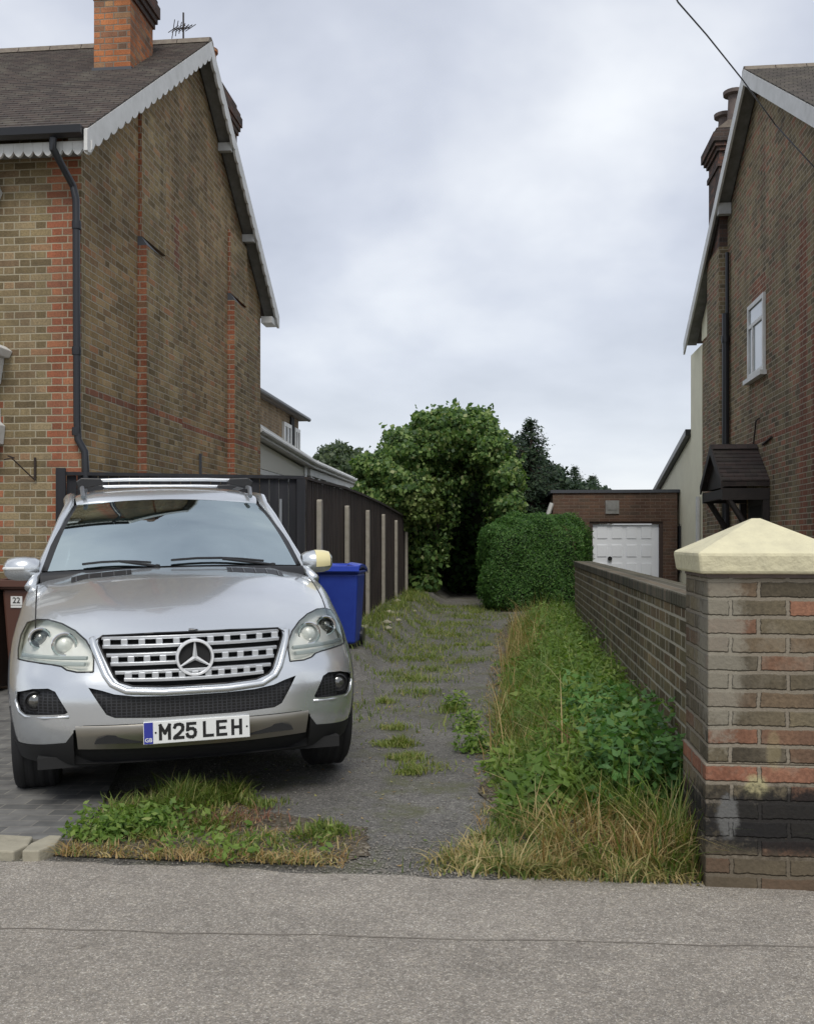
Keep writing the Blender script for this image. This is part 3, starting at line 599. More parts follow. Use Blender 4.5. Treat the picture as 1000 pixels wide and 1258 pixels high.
# rendered rear parts
obj('rendered_panel', MB().prism([(18.52, 5.35), (19.74, 5.35), (19.74, rzt(19.74, .2)), (18.52, rzt(18.52, .2))], 'x', VX - .02, VX - .002), m_cream, H2)
obj('rendered_wall', MB().box(VX - .01, 9, 19.76, 20.95, -.1, 5.30), m_cream, H2)
obj('rainwater_pipe', MB().tube([(VX - .06, 19.9, 2.3), (VX - .06, 19.9, .2)], .045, 8), m_white, H2)
ex = [(20.96, -.1), (25.6, -.1), (25.6, 2.62), (20.96, 3.62)]
obj('rear_extension', MB().prism(ex, 'x', VX, 9), m_cream, H2)
obj('extension_roof', MB().prism([(20.96, 3.63), (25.75, 2.60), (25.75, 2.72), (20.96, 3.76)], 'x', VX - .12, 9.1), m_black, H2)
dw = obj('rear_window', MB().box(VX - .03, VX - .002, 22.2, 23.1, .75, 1.75), m_windark, H2); 
obj('frame', MB().box(VX - .04, VX - .031, 22.12, 22.2, .7, 1.8), m_blackm, dw); obj('frame', MB().box(VX - .04, VX - .031, 23.1, 23.18, .7, 1.8), m_blackm, dw)
# first floor window
wn = MB(); y0, y1, z0, z1 = 14.98, 15.96, 3.96, 5.12
fr = MB(); fw = .075
for a0, a1, b0, b1 in ((y0, y0 + fw, z0, z1), (y1 - fw, y1, z0, z1), (y0 + fw, y1 - fw, z0, z0 + fw), (y0 + fw, y1 - fw, z1 - fw, z1), (y0 + fw, y1 - fw, z0 + .78, z0 + .84), (15.62, 15.67, z0 + fw, z0 + .78)):
    fr.box(VX - .045, VX - .002, a0, a1, b0, b1)
wf = obj('window', fr, m_white, H2, bevel=.005)
obj('pane', MB().box(VX - .022, VX - .003, y0 + fw, y1 - fw, z0 + fw, z1 - fw), m_win, wf)
obj('sill', MB().box(VX - .10, VX - .002, y0 - .05, y1 + .05, z0 - .07, z0 - .002), m_white, wf)
# porch canopy and side door
PY0, PY1, PX = 14.75, 16.25, 3.12; pr = (PY0 + PY1) / 2
rp = MB(); tiled_slope(rp, PX, VX - .004, PY0, 2.30, pr, 2.86); tiled_slope(rp, PX, VX - .004, PY1, 2.30, pr, 2.86)
rp.prism([(PY0, 2.28), (pr, 2.84), (pr, 2.78), (PY0, 2.22)], 'x', PX, VX - .004); rp.prism([(PY1, 2.28), (pr, 2.84), (pr, 2.78), (PY1, 2.22)], 'x', PX, VX - .004)
po = obj('porch', rp, m_roofP, H2)
obj('ridge_tiles', MB().prism([(pr - .1, 2.83), (pr, 2.91), (pr + .1, 2.83)], 'x', PX - .02, VX - .006), m_roofP, po)
pg = MB(); pg.prism([(PY0 + .02, 2.22), (PY1 - .02, 2.22), (pr, 2.79)], 'x', PX + .06, PX + .09)
pg.prism([(PY0 - .04, 2.30), (PY0 - .04, 2.17), (pr, 2.75), (pr, 2.90)], 'x', PX - .03, PX - .005); pg.prism([(PY1 + .04, 2.30), (PY1 + .04, 2.17), (pr, 2.75), (pr, 2.90)], 'x', PX - .03, PX - .005)
obj('gable_board', pg, m_timber, po)
br = MB(); br.box(PX, VX - .004, PY0 + .0, PY0 + .09, 2.02, 2.19); br.box(PX, VX - .004, PY1 - .09, PY1, 2.02, 2.19); br.box(PX + .003, PX + .087, PY0 + .092, PY1 - .092, 2.04, 2.18)
for y in (PY0 + .05, PY1 - .05):
    br.box(VX - .10, VX - .005, y - .045, y + .045, 1.05, 2.015); br.tube([(VX - .06, y, 1.2), (VX - .25, y, 1.5), (PX + .1, y, 2.04)], .045, 6)
obj('bracket', br, m_timber, po)
dr = MB().box(VX - .03, VX - .002, 14.9, 15.95, .1, 2.18); d_ = obj('side_door', dr, m_timber, H2)
obj('door_panel', MB().box(VX - .045, VX - .031, 15.05, 15.4, .3, 1.0).box(VX - .045, VX - .031, 15.5, 15.8, .3, 1.0).box(VX - .045, VX - .031, 15.05, 15.8, 1.15, 1.95), m_blackm, d_)
obj('conduit', MB().tube([(VX - .02, 15.3, 3.28), (VX - .03, 15.45, 3.26), (VX - .03, 15.62, 2.88)], .013, 6).tube([(VX - .02, 14.6, 2.92), (VX - .02, 15.1, 2.86)], .018, 6), m_iron, H2)
# alarm boxes

# overhead cable
cb = MB(); p0 = atY(826, -12, 9.0); p1 = atY(833, 2, 9.3); p2 = atY(912, 97, 11.2); p3 = atY(952, 152, 12.6); p4 = Vector((VX - .02, 12.1, 5.95)); p4 = atY(1003, 208, 12.0)
pts = []
ctrl = [p0, p1, atY(868, 42, 10.1), p2, p3, p4, Vector((VX, 11.8, p4.z - .3))]
tag(obj('telephone_cable', MB().tube(ctrl, .008, 6), m_black), 'thin black telephone cable crossing the sky to the right house', 'cable')

# ------------------------------------------------------------------ pillar and garden wall
PXL, PYF = .81, 4.10
P = thing('gate_pillar', 'stained brick gate pillar with a cream pyramid cap at the right edge', 'pillar', (1.06, 4.35, 0))
shp = MB(); shp.box(PXL, 1.31, PYF, PYF + .5, .5, 1.275); 
obj('shaft', shp, m_pillar, P, bevel=.006)
obj('plinth', MB().box(PXL - .012, 1.322, PYF - .012, PYF + .512, -.05, .499), m_pillar, P, bevel=.008)
cp = MB(); x0, x1, y0, y1 = PXL - .05, 1.36, PYF - .05, PYF + .55; zc = 1.277
cx_, cy_ = (x0 + x1) / 2, (y0 + y1) / 2
cp.add([(x0+.012, y0+.012, zc), (x1-.012, y0+.012, zc), (x1-.012, y1-.012, zc), (x0+.012, y1-.012, zc), (x0, y0, zc + .085), (x1, y0, zc + .085), (x1, y1, zc + .085), (x0, y1, zc + .085), (cx_-.015, cy_-.015, zc + .232), (cx_+.015, cy_-.015, zc + .232), (cx_+.015, cy_+.015, zc + .232), (cx_-.015, cy_+.015, zc + .232)],
       [(0,3,2,1),(0,1,5,4),(1,2,6,5),(2,3,7,6),(3,0,4,7),(4,5,9,8),(5,6,10,9),(6,7,11,10),(7,4,8,11),(8,9,10,11)])
obj('cap', cp, m_cap, P, bevel=.012)
obj('mortar_bed', MB().box(PXL - .004, 1.314, PYF - .004, PYF + .504, 1.262, 1.2765), m_pot, P)
GW = thing('garden_wall', 'low brown brick garden wall running back from the pillar', 'wall', (.95, 8.8, 0))
obj('wall', MB().box(.86, 1.075, 4.613, 12.95, -.05, 1.075), m_gwall, GW)
cm = MB(); y = 4.613
m_cop = brick_mat('coping_brick', [(0, (.06, .055, .045)), (.5, (.10, .09, .065)), (1, (.15, .12, .09))], (.15, .14, .11), bl=.075, bh=.30, header=False, z0=1.0, grime=((.05, .055, .03), .5, .7, .6))
cm.box(.85, 1.085, 4.613, 12.96, 1.077, 1.15)
obj('coping', cm, m_cop, GW, bevel=.01)

# ------------------------------------------------------------------ fence and gate
FX = -2.13
F = thing('timber_fence', 'dark brown closeboard fence with pale concrete posts along the lane', 'fence', (FX, 15, .2))
pys = [10.6, 12.45, 14.3, 16.12, 17.95, 19.8, 21.6]
ptz = [1.87, 1.87, 1.87, 1.86, 1.80, 1.74, 1.70]; ftz = [2.09, 2.12, 2.10, 2.06, 2.0, 1.93, 1.86]
ys = [10.12] + pys
for i in range(len(ys) - 1):
    a0, a1 = ys[i] + .002, ys[i+1] - .002; pm = MB(); y = a0
    t0 = ftz[max(i-1, 0)]; t1 = ftz[min(i, 6)]
    while y < a1 - .02:
        f = (y - a0) / (a1 - a0); y2 = min(y + .096, a1); zt_ = t0 + (t1 - t0) * f + random.uniform(-.006, .006)
        o_ = random.uniform(0, .004)
        pm.prism([(FX + o_, y), (FX + .014 + o_, y), (FX + .006 + o_, y2 - .003), (FX + o_ - .006, y2 - .003)], 'z', .30, zt_ - .035); y += .098
    pm.prism([(a0, t0 - .03), (a1, t1 - .03), (a1, t1), (a0, t0)], 'x', FX - .02, FX + .03)
    obj('fence_panel', pm, m_fence, F)
    obj('gravel_board', MB().box(FX - .015, FX + .02, a0, a1, -.05, .295), m_post, F)
for i, y in enumerate(pys):
    pm = MB(); pm.box(FX + .032, FX + .085, y - .05, y + .05, -.1, ptz[i] - .03); pm.prism([(y - .05, ptz[i] - .029), (y + .05, ptz[i] - .029), (y + .03, ptz[i]), (y - .03, ptz[i])], 'x', FX + .032, FX + .085)
    obj('post', pm, m_post, F, bevel=.006)
G = thing('side_gate', 'black boarded side gate behind the silver car, between house and fence', 'gate', (-3.2, 9.7, 0))
ga, gb = Vector((-4.44, 9.22)), Vector((-2.14, 10.08)); gd = (gb - ga).normalized(); gn = Vector((-gd.y, gd.x))
gp = MB(); L = (gb - ga).length; t_ = 0
while t_ < L - .02:
    a0 = ga + gd * t_ - gn * random.uniform(0, .004); a1 = ga + gd * min(t_ + .094, L) ; gp.obox(a0, a1, .01, .05, 2.06); t_ += .1
obj('boards', gp, m_gate, G)
gr = MB(); gr.obox(ga - gn * .02, gb - gn * .02, .032, 2.062, 2.095); obj('top_rail', gr, m_gate, G)
for k, f in enumerate((0.02, .42, .985)):
    c_ = ga + gd * (L * f); obj('gate_post', MB().obox(c_ - gd * .045 - gn * .03, c_ + gd * .045 - gn * .03, .045, -.05, 2.13 if k == 0 else 2.058), m_gate, G)
c_ = ga + gd * (L * .90) - gn * .03; obj('handle', MB().obox(c_ - gd * .012, c_ + gd * .012, .012, 1.55, 1.85), m_alu, G)

# ------------------------------------------------------------------ background buildings
# white single-storey extension behind the left house
E1 = thing('garden_room', 'long white single-storey garden room with a row of small windows behind the fence', 'outbuilding', (-6, 22, 0))
obj('wall', MB().box(-8, -4.5, 16.6, 21.3, -.1, 2.72), mat('grey_render', (.62, .60, .54), .85, noise=(2, .4, (.48, .47, .42))), E1)
obj('gable_panel', MB().prism([(16.7, 2.73), (21.2, 2.73), (21.2, 3.0), (16.7, 3.22)], 'x', -4.6, -4.46), mat('panel_grey', (.62, .60, .52), .7), E1)
obj('trim', MB().box(-4.52, -4.44, 16.62, 21.3, 2.62, 2.71).box(-4.45, -4.42, 16.72, 16.85, 2.715, 3.2).box(-4.45, -4.42, 21.0, 21.2, 2.0, 3.1), m_white, E1)
rfm = MB(); rfm.prism([(16.5, 3.25), (21.4, 3.05), (28.6, 3.04), (28.6, 3.20), (21.4, 3.24), (16.5, 3.46)], 'x', -8, -4.30)
obj('roof', rfm, m_white, E1)
obj('gutter', MB().tube([(-4.27, 16.5, 3.34), (-4.27, 21.4, 3.15), (-4.27, 28.6, 3.12)], .05, 8), m_white, E1)
obj('side_wall', MB().box(-8, -4.45, 21.305, 28.4, -.1, 2.45), m_cream, E1)
obj('fascia_board', MB().box(-4.47, -4.40, 21.45, 28.4, 2.88, 3.03).box(-4.47, -4.40, 21.45, 28.4, 2.452, 2.50), m_white, E1)
for k in range(7):
    y = 21.6 + k * .97
    wf = obj('window', MB().box(-4.47, -4.41, y, y + .10, 2.502, 2.878).box(-4.47, -4.41, y + .86, y + .96, 2.502, 2.878), m_white, E1)
    obj('pane', MB().box(-4.50, -4.46, y + .10, y + .86, 2.502, 2.878), m_windark, wf)
# two-storey house far behind
E2 = thing('brick_house', 'small tan brick house with overhanging dark roof far behind the left house', 'house', (-8, 26, 0))
obj('wall', MB().box(-12, -6, 21.5, 27.55, -.1, 4.90), m_farbrick, E2)
obj('roof', MB().prism([(-5.82, 4.90), (-5.8, 5.02), (-9, 6.0), (-12.5, 5.02), (-12.5, 4.90)], 'y', 21, 27.95), m_roofR, E2)
obj('gutter', MB().tube([(-5.77, 21, 4.94), (-5.77, 27.95, 4.94)], .06, 8), m_black, E2)
for y0, y1 in ((25.5, 26.4), (26.85, 27.5)):
    wf = obj('window', MB().box(-6, -5.93, y0, y0 + .1, 3.2, 4.6).box(-6, -5.93, y1 - .1, y1, 3.2, 4.6).box(-6, -5.93, y0 + .1, y1 - .1, 4.5, 4.6).box(-6, -5.93, y0 + .1, y1 - .1, 3.2, 3.3).box(-6, -5.93, (y0 + y1) / 2 - .04, (y0 + y1) / 2 + .04, 3.3, 4.5), m_white, E2)
    obj('pane', MB().box(-6, -5.96, y0 + .1, y1 - .1, 3.3, 4.5), m_windark, wf)
obj('dark_strip', MB().box(-5.99, -5.95, 26.42, 26.83, 3.0, 4.85), m_blackm, E2)  # matt black strip between the two windows
# garage
GY = 22.3
g0 = atY(679, 600, GY).x; g1 = atY(832, 600, GY).x; d0 = atY(724, 640, GY).x; d1 = atY(814.5, 640, GY).x; gt_ = atY(700, 603, GY).z; dt = atY(700, 641, GY).z
GA = thing('garage', 'flat-roofed brown brick garage with a white panelled door beyond the wall', 'garage', (3, 30, 0))
gm = MB(); gm.box(g0, d0, GY, GY + .25, -.1, dt); gm.box(d1, g1, GY, GY + .25, -.1, dt); gm.box(g0, g1, GY, GY + .25, dt + .001, gt_ - .05); gm.box(g0, g0 + .2, GY + .251, GY + 2.5, -.1, gt_ - .05); gm.box(g1 - .2, g1, GY + .251, GY + 2.5, -.1, gt_ - .05)
obj('wall', gm, m_garage, GA)
obj('coping', MB().box(g0 - .05, g1 + .05, GY - .04, GY + 2.5, gt_ - .049, gt_ + .02), m_lead, GA)
gd_ = MB().box(d0 + .08, d1 - .08, GY + .10, GY + .13, 0, dt - .06)
door = obj('garage_door', gd_, m_wdoor, GA)
nw = 4
for r_ in range(4):
    for c_ in range(nw):
        xx = d0 + .16 + c_ * (d1 - d0 - .32) / nw; wv = (d1 - d0 - .32) / nw - .08; z_ = .2 + r_ * .41
        obj('door_panel', MB().box(xx + .02, xx + wv, GY + .085, GY + .099, z_ + .04, z_ + .31), m_wdoor, door, bevel=.01)
obj('handle', MB().lathe([(.05, 0), (.05, .03)], ((d0 + d1) / 2 - .35, GY + .05, 1.02), 'y', 10), m_blackm, door)
fr = MB(); fr.box(d0, d0 + .075, GY + .03, GY + .12, 0, dt - .05).box(d1 - .075, d1, GY + .03, GY + .12, 0, dt - .05).box(d0, d1, GY + .03, GY + .12, dt - .049, dt - .001); obj('door_frame', fr, mat('brown_frame', (.05, .03, .022), .7), door)
v = atY(752, 623, GY); obj('vent', MB().box(v.x - .15, v.x + .15, GY - .03, GY - .002, v.z - .15, v.z + .15).box(v.x - .1, v.x + .1, GY - .04, GY - .031, v.z - .06, v.z + .1), m_soffit, GA)
v = atY(678, 618, GY - .1); v2 = atY(672, 636, GY - .1); obj('fascia_end', MB().tube([v, v2], .05, 6), m_white, GA)
# distant wall line to close the horizon behind everything

# ------------------------------------------------------------------ foliage helpers
def fast_mesh(name, V, Fq, rnd, m_, parent=None):
    """V (n,3), faces (m,k) of one size, rnd per face"""
    me = bpy.data.meshes.new(name); k = Fq.shape[1]
    if parent is not None:
        L = wloc(parent); V = V - np.array([L.x, L.y, L.z])
    me.vertices.add(len(V)); me.vertices.foreach_set('co', V.astype(np.float32).ravel())
    me.loops.add(Fq.size); me.loops.foreach_set('vertex_index', Fq.astype(np.int32).ravel())
    me.polygons.add(len(Fq)); me.polygons.foreach_set('loop_start', np.arange(0, Fq.size, k, dtype=np.int32))
    me.update(calc_edges=True)
    a = me.attributes.new('rnd', 'FLOAT', 'FACE'); a.data.foreach_set('value', rnd.astype(np.float32))
    return link(name, me, m_, parent)
def unit(a): return a / (np.linalg.norm(a, axis=1, keepdims=True) + 1e-9)
def leaves(name, P_, Nn, size, m_, parent=None, asp=.55, droop=.4, rnd=None):
    n = len(P_); r = RNG
    s = (size * r.uniform(.6, 1.35, n))[:, None]
    nn = unit(Nn + r.normal(0, .55, (n, 3))); d = r.normal(0, 1, (n, 3)); d[:, 2] -= droop
    d = unit(d - nn * (d * nn).sum(1, keepdims=True)); q = np.cross(nn, d)
    fold = nn * s * .12
    V = np.stack([P_, P_ + d * s * .45 + q * s * asp * .5 - fold, P_ + d * s, P_ + d * s * .45 - q * s * asp * .5 - fold], 1).reshape(-1, 3)
    Fq = np.arange(4 * n).reshape(n, 4)
    return fast_mesh(name, V, Fq, r.uniform(0, 1, n) if rnd is None else rnd, m_, parent)
def blob_points(blobs, n, shell=(.82, 1.06), upper=None):
    """points near the outer skin of a union of ellipsoids (cx,cy,cz,rx,ry,rz)"""
    B = np.array(blobs); A = B[:, 3] * B[:, 5] + B[:, 3] * B[:, 4]; pr = A / A.sum()
    idx = RNG.choice(len(B), n * 2, p=pr); d = unit(RNG.normal(0, 1, (n * 2, 3)))
    k = RNG.uniform(*shell, n * 2)[:, None]
    # lumpy skin
    k = k * (1 + .17 * np.sin(d[:, :1] * 7 + idx[:, None]) * np.sin(d[:, 1:2] * 6 + idx[:, None] * 2) + .08 * np.sin(d[:, 2:] * 11 + idx[:, None]))
    P_ = B[idx, :3] + d * B[idx, 3:] * k
    keep = np.ones(n * 2, bool)
    for j in range(len(B)):
        q = (((P_ - B[j, :3]) / B[j, 3:]) ** 2).sum(1); keep &= (q > .62) | (idx == j)
    P_ = P_[keep][:n]; d = d[keep][:n]; return P_, d
def core(name, blobs, scale, m_, parent):
    mb = MB()
    for (x, y, z, a, b, c) in blobs:
        bm = bmesh.new(); bmesh.ops.create_icosphere(bm, subdivisions=3, radius=1)
        vs = [(x + v.co.x * a * scale * (1 + .12 * math.sin(v.co.y * 9 + x)), y + v.co.y * b * scale, z + v.co.z * c * scale * (1 + .1 * math.sin(v.co.x * 8))) for v in bm.verts]
        bm.verts.index_update(); mb.add(vs, [tuple(v.index for v in f.verts) for f in bm.faces]); bm.free()
    return obj(name, mb, m_, parent, smooth='all')
def PB(u, v, Y, rpx, ry=1.2, rzp=None):
    """ellipsoid given by where it stands and its size in metres"""
    p = atY(u, v, Y); sc = Y / FPX; return (p.x, p.y, p.z, rpx * sc, ry, (rzp or rpx) * sc)
def limbs(trunk_base, tips, r0, parent, name='trunk'):
    mb = MB(); b = Vector(trunk_base)
    for i, t in enumerate(tips):
        t = Vector(t); m1 = b.lerp(t, .35) + Vector((random.uniform(-.1, .1), random.uniform(-.1, .1), .25)); mb.tube([b, m1, b.lerp(t, .7) + Vector((0, 0, .1)), t], [r0, r0 * .7, r0 * .4, r0 * .12], 7)
    return obj(name, mb, m_bark, parent, smooth='all')

# climber-covered arch at the end of the lane
A = thing('climber_arch', 'huge green climber grown into a rounded arch over the end of the lane', 'climbing plant', tuple(atY(540, 738, 20.5)))
arch = [PB(478, 583, 20.6, 26), PB(505, 560, 20.8, 34), PB(540, 541, 21, 31), PB(575, 538, 21, 29), PB(603, 560, 20.8, 28), PB(620, 590, 20.6, 22), PB(626, 622, 20.4, 17),
        PB(552, 524, 21.2, 20), PB(590, 526, 21.4, 18), PB(500, 600, 20.4, 34, 1.2, 26), PB(545, 560, 21.2, 28, 1.3, 22), PB(596, 552, 21.3, 20, 1.3, 14), PB(455, 577, 20.8, 16), PB(452, 606, 20.7, 14), PB(470, 615, 20.6, 16), PB(522, 522, 21, 12)]
curt = [PB(548, 596, 20.5, 16, .5, 20), PB(572, 590, 20.6, 14, .5, 14), PB(556, 625, 20.8, 11, .4, 24), PB(600, 600, 20.5, 14, .5, 22), PB(610, 630, 20.4, 12, .5, 20), PB(545, 665, 20.9, 10, .4, 26)]
pil = [PB(508, 640, 20.5, 30, .7), PB(520, 680, 20.6, 22, .6), PB(522, 715, 20.6, 17, .5), PB(500, 690, 20.9, 18, .5), PB(497, 725, 21, 14, .5, 25)]
tun = [PB(575, 548, 23, 44, 2.2, 22), PB(618, 640, 23, 20, 2.4, 80), PB(520, 640, 23, 24, 2.4, 90), PB(575, 650, 26.5, 70, .6, 110)]  # masses added above, beside and behind the opening to keep daylight out
back = [PB(575, 620, 24.5, 42, .8, 60), PB(560, 690, 24.3, 50, .8, 55), PB(600, 690, 24.3, 36, .8, 50), PB(540, 640, 23.5, 36, .8, 60), PB(625, 660, 23.5, 22, 1, 60)]
core('light_block_core', arch + back + tun + pil[:1], .80, m_core, A)  # opaque core added under the leaves to block light
p_, d_ = blob_points(arch, 52000, (.78, 1.10)); leaves('foliage', p_, d_, .092, m_ivy, A, asp=.8)
p_, d_ = blob_points([PB(508, 622, 20.2, 34, .9, 26), PB(490, 640, 20.3, 20, .7), PB(522, 598, 20.1, 16, .6, 14)], 6500, (.75, 1.1)); leaves('lower_foliage', p_, d_, .09, m_ivylow, A, asp=.8)
p_, d_ = blob_points(pil, 4200, (.6, 1.15)); leaves('hanging_foliage', p_, d_, .11, m_ivy, A, asp=.8, droop=1.2)
p_, d_ = blob_points(curt, 2600, (.2, 1.2)); leaves('curtain_foliage', p_, d_, .085, m_ivy, A, asp=.7, droop=1.5)
p_, d_ = blob_points(back, 6000); leaves('back_foliage', p_, d_, .12, m_hedge, A, asp=.8)
# loose shoots that break the outline
sp_, sd_ = [], []; st = MB()
for k in range(70):
    b_ = random.choice(arch[:9]); th_ = random.uniform(-.9, .9) ; base = Vector((b_[0] + b_[3] * math.sin(th_) * .9, b_[1] + random.uniform(-.5, .5), b_[2] + b_[5] * math.cos(th_) * .9))
    dr_ = Vector((math.sin(th_) * .6 + random.uniform(-.4, .4), random.uniform(-.3, .3), 1)).normalized(); L_ = random.uniform(.12, .42)
    st.tube([base, base + dr_ * L_ * .6, base + dr_ * L_ + Vector((random.uniform(-.1, .1), 0, 0))], .006, 4)
    for q in range(int(L_ * 26)):
        f = random.random(); pp = base + dr_ * L_ * f; sp_.append((pp.x + random.uniform(-.05, .05), pp.y + random.uniform(-.05, .05), pp.z)); sd_.append((random.uniform(-1, 1), -1, .4))
leaves('shoot_leaves', np.array(sp_), np.array(sd_), .10, m_ivy, A, asp=.7)
limbs(atY(512, 738, 20.6), [atY(520, 600, 20.8), atY(500, 580, 20.6), atY(560, 550, 21)], .09, A, 'trunk')

# clipped hedge
Hd = thing('clipped_hedge', 'dense dark green clipped hedge beyond the far end of the garden wall', 'hedge', (.8, 18.5, .1))
h0, h1 = atY(592, 640, 18.0), atY(726, 640, 17.8)
hx0, hx1, hz1 = h0.x + .04, h1.x - .04, 1.85
def hedge_pts(n, o=0.0):
    P_ = []; Nn = []
    cx, cy, cz = (hx0 + hx1) / 2, 18.5, .97; ax, ay, az = (hx1 - hx0) / 2, .9, .86
    d = unit(RNG.normal(0, 1, (n, 3))); p = 4.2
    k = (np.abs(d) ** p).sum(1) ** (-1 / p); q = d * k[:, None]
    nrm = np.sign(q) * np.abs(q) ** (p - 1)
    lump = 1.02 + .075 * np.sin(q[:, 0] * 6 + 1) * np.sin(q[:, 2] * 5 + q[:, 1] * 4) + .05 * np.sin(q[:, 0] * 13 + q[:, 1] * 9)
    q = q * (lump + RNG.uniform(-.05, .04, n) + o)[:, None]
    W = np.stack([cx + q[:, 0] * ax, cy + q[:, 1] * ay, cz + q[:, 2] * az], 1)
    # left end leans down a little
    W[:, 2] -= .10 * np.clip(-q[:, 0] - .35, 0, 1) * (q[:, 2] > 0); return W, unit(nrm)
p_, d_ = hedge_pts(75000); d_[:, 2] += .5
leaves('foliage', p_, d_, .052, m_hedge, Hd, asp=.3, droop=-.9)
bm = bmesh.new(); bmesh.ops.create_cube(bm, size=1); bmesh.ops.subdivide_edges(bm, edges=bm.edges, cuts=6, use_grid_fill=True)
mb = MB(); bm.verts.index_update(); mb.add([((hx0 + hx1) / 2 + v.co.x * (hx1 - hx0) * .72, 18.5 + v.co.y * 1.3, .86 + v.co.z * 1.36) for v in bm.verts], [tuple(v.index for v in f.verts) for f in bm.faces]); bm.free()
obj('light_block_core', mb, m_core, Hd, bevel=.25)  # dark core added so no light passes through the hedge
for xx in (hx0 + .3, (hx0 + hx1) / 2, hx1 - .3): obj('stem', MB().tube([(xx, 18.5, 0), (xx, 18.5, 1.0)], .04, 6), m_bark, Hd)


# conifers and distant trees
def conifer(label, u, v, Y, hpx, wpx, n=7000):
    top = atY(u, v, Y); hgt = hpx * Y / FPX; wr = wpx * Y / FPX; base = (top.x, top.y, 0)
    T = thing('conifer_tree', label, 'tree', base)
    obj('trunk', MB().tube([(top.x, top.y, 0), (top.x + .05, top.y, top.z * .6), (top.x, top.y, top.z)], [.16, .09, .01], 7), m_bark, T, smooth='all')
    br = MB(); pts = []; nr = []
    z = top.z - .05
    while z > top.z - hgt:
        f = (top.z - z) / hgt; nb = 5 + int(6 * f)
        for k in range(nb):
            t = random.uniform(0, 2 * math.pi); L_ = wr * (f ** .75) * random.uniform(.55, 1.12) + .08; dv = Vector((math.cos(t), math.sin(t), .25 - .25 * f))
            p0 = Vector((top.x, top.y, z)); p1 = p0 + dv * L_; br.tube([p0, p0.lerp(p1, .5) + Vector((0, 0, -.04 * L_)), p1], [.02, .012, .004], 4)
            m_n = int(26 + L_ * 60)
            for q in range(m_n):
                g_ = random.uniform(.12, 1); pp = p0.lerp(p1, g_); sprd = .05 + .16 * L_ * (1 - abs(g_ - .55))
                pts.append((pp.x + random.gauss(0, sprd * .7), pp.y + random.gauss(0, sprd * .7), pp.z + random.gauss(0, .05) - .05)); nr.append((dv.x * .3, dv.y * .3 - .3, 1))
        z -= .11 + .06 * random.random()
    obj('branches', br, m_bark, T); leaves('foliage', np.array(pts), np.array(nr, float), .11, m_conif, T, asp=.28, droop=.2)
conifer('tall dark spiky conifer rising just right of the climber arch', 652, 516, 24, 190, 62)
conifer('small conifer tip showing above the left end of the garage roof', 706, 573, 40, 90, 26)
conifer('far small conifer behind the garage roof, right of the other tip', 728, 584, 42, 70, 24)
def tree(label, cat, blobs, n, size, m_, name='leafy_tree', shell=(.6, 1.12)):
    B0 = blobs[0]; T = thing(name, label, cat, (B0[0], B0[1], 0))
    p_, d_ = blob_points(blobs, n, shell); leaves('crown', p_, d_, size, m_, T, asp=.6)
    limbs((B0[0], B0[1], 0), [(b[0], b[1], b[2] + b[5] * .4) for b in blobs], .14, T)
tree('round leafy tree in the gap behind the garden room', 'tree', [PB(408, 572, 34, 20, 1.5, 22), PB(430, 580, 34, 20, 1.5, 20), PB(418, 556, 34.5, 13, 1, 12), PB(440, 566, 35, 9, 1, 14), PB(395, 590, 34, 16, 1.5, 20)], 6500, .17, m_far)
tree('green bush filling the gap between conifer and garage', 'bush', [PB(650, 600, 25, 26, 1, 28), PB(675, 592, 25.5, 20, 1, 20), PB(655, 640, 25, 34, 1, 30), PB(638, 562, 25.2, 16, .8, 26), PB(662, 578, 25.4, 16, .8, 18)], 10500, .13, m_conif, 'bush')
tree('low dark shrub poking over the garage roof', 'shrub', [PB(690, 600, 36, 16, 1, 14), PB(722, 602, 36, 14, 1, 10), PB(742, 606, 38, 6, 1, 8)], 2600, .14, m_conif, 'shrub')

# ------------------------------------------------------------------ grass and weeds
def blades(name, xy, h, wdt, lean, m_, zf=gz, zoff=0, seg=3, rnd=None):
    n = len(xy); r = RNG; wdt = wdt * r.uniform(.6, 2.0, n) ** 1.2; X_, Y_ = xy[:, 0], xy[:, 1]; cl_ = np.sin(X_ * 13 + 1.3) * np.sin(Y_ * 11 + .4) + .6 * np.sin(X_ * 29 + Y_ * 23)
    xy_keep = None
    h = h * r.uniform(.45, 1.25, n) * np.clip(.82 + .42 * cl_, .3, 1.4); ang = r.uniform(0, 2 * np.pi, n) * .75 + 3 * np.sin(X_ * 5 + Y_ * 4) + 2 * np.sin(Y_ * 9); la = lean * r.uniform(.2, 1.4, n)
    dx, dy = np.cos(ang), np.sin(ang); px, py = -np.sin(ang + r.normal(0, .6, n)), np.cos(ang)
    base = np.stack([xy[:, 0], xy[:, 1], zf(xy[:, 0], xy[:, 1]) + zoff], 1); V = []
    for i in range(seg + 1):
        f = i / seg; off = la * h * f ** 1.8; zz = h * f * (1 - .35 * la * f)
        c = base + np.stack([dx * off, dy * off, zz], 1); wv = (wdt * (1 - f ** 1.5 * .93))[:, None] if isinstance(wdt, np.ndarray) else wdt * (1 - f ** 1.5 * .93)
        s_ = np.stack([px, py, np.zeros(n)], 1) * wv * .5; V += [c - s_, c + s_]
    V = np.stack(V, 1).reshape(-1, 3); k = 2 * (seg + 1); b = np.arange(n)[:, None] * k
    Fq = np.concatenate([np.concatenate([b + 2*i, b + 2*i + 1, b + 2*i + 3, b + 2*i + 2], 1)[:, None, :] for i in range(seg)], 1).reshape(-1, 4)
    rr = (r.uniform(0, 1, n) if rnd is None else rnd); return fast_mesh(name, V, Fq, np.repeat(rr, seg), m_)
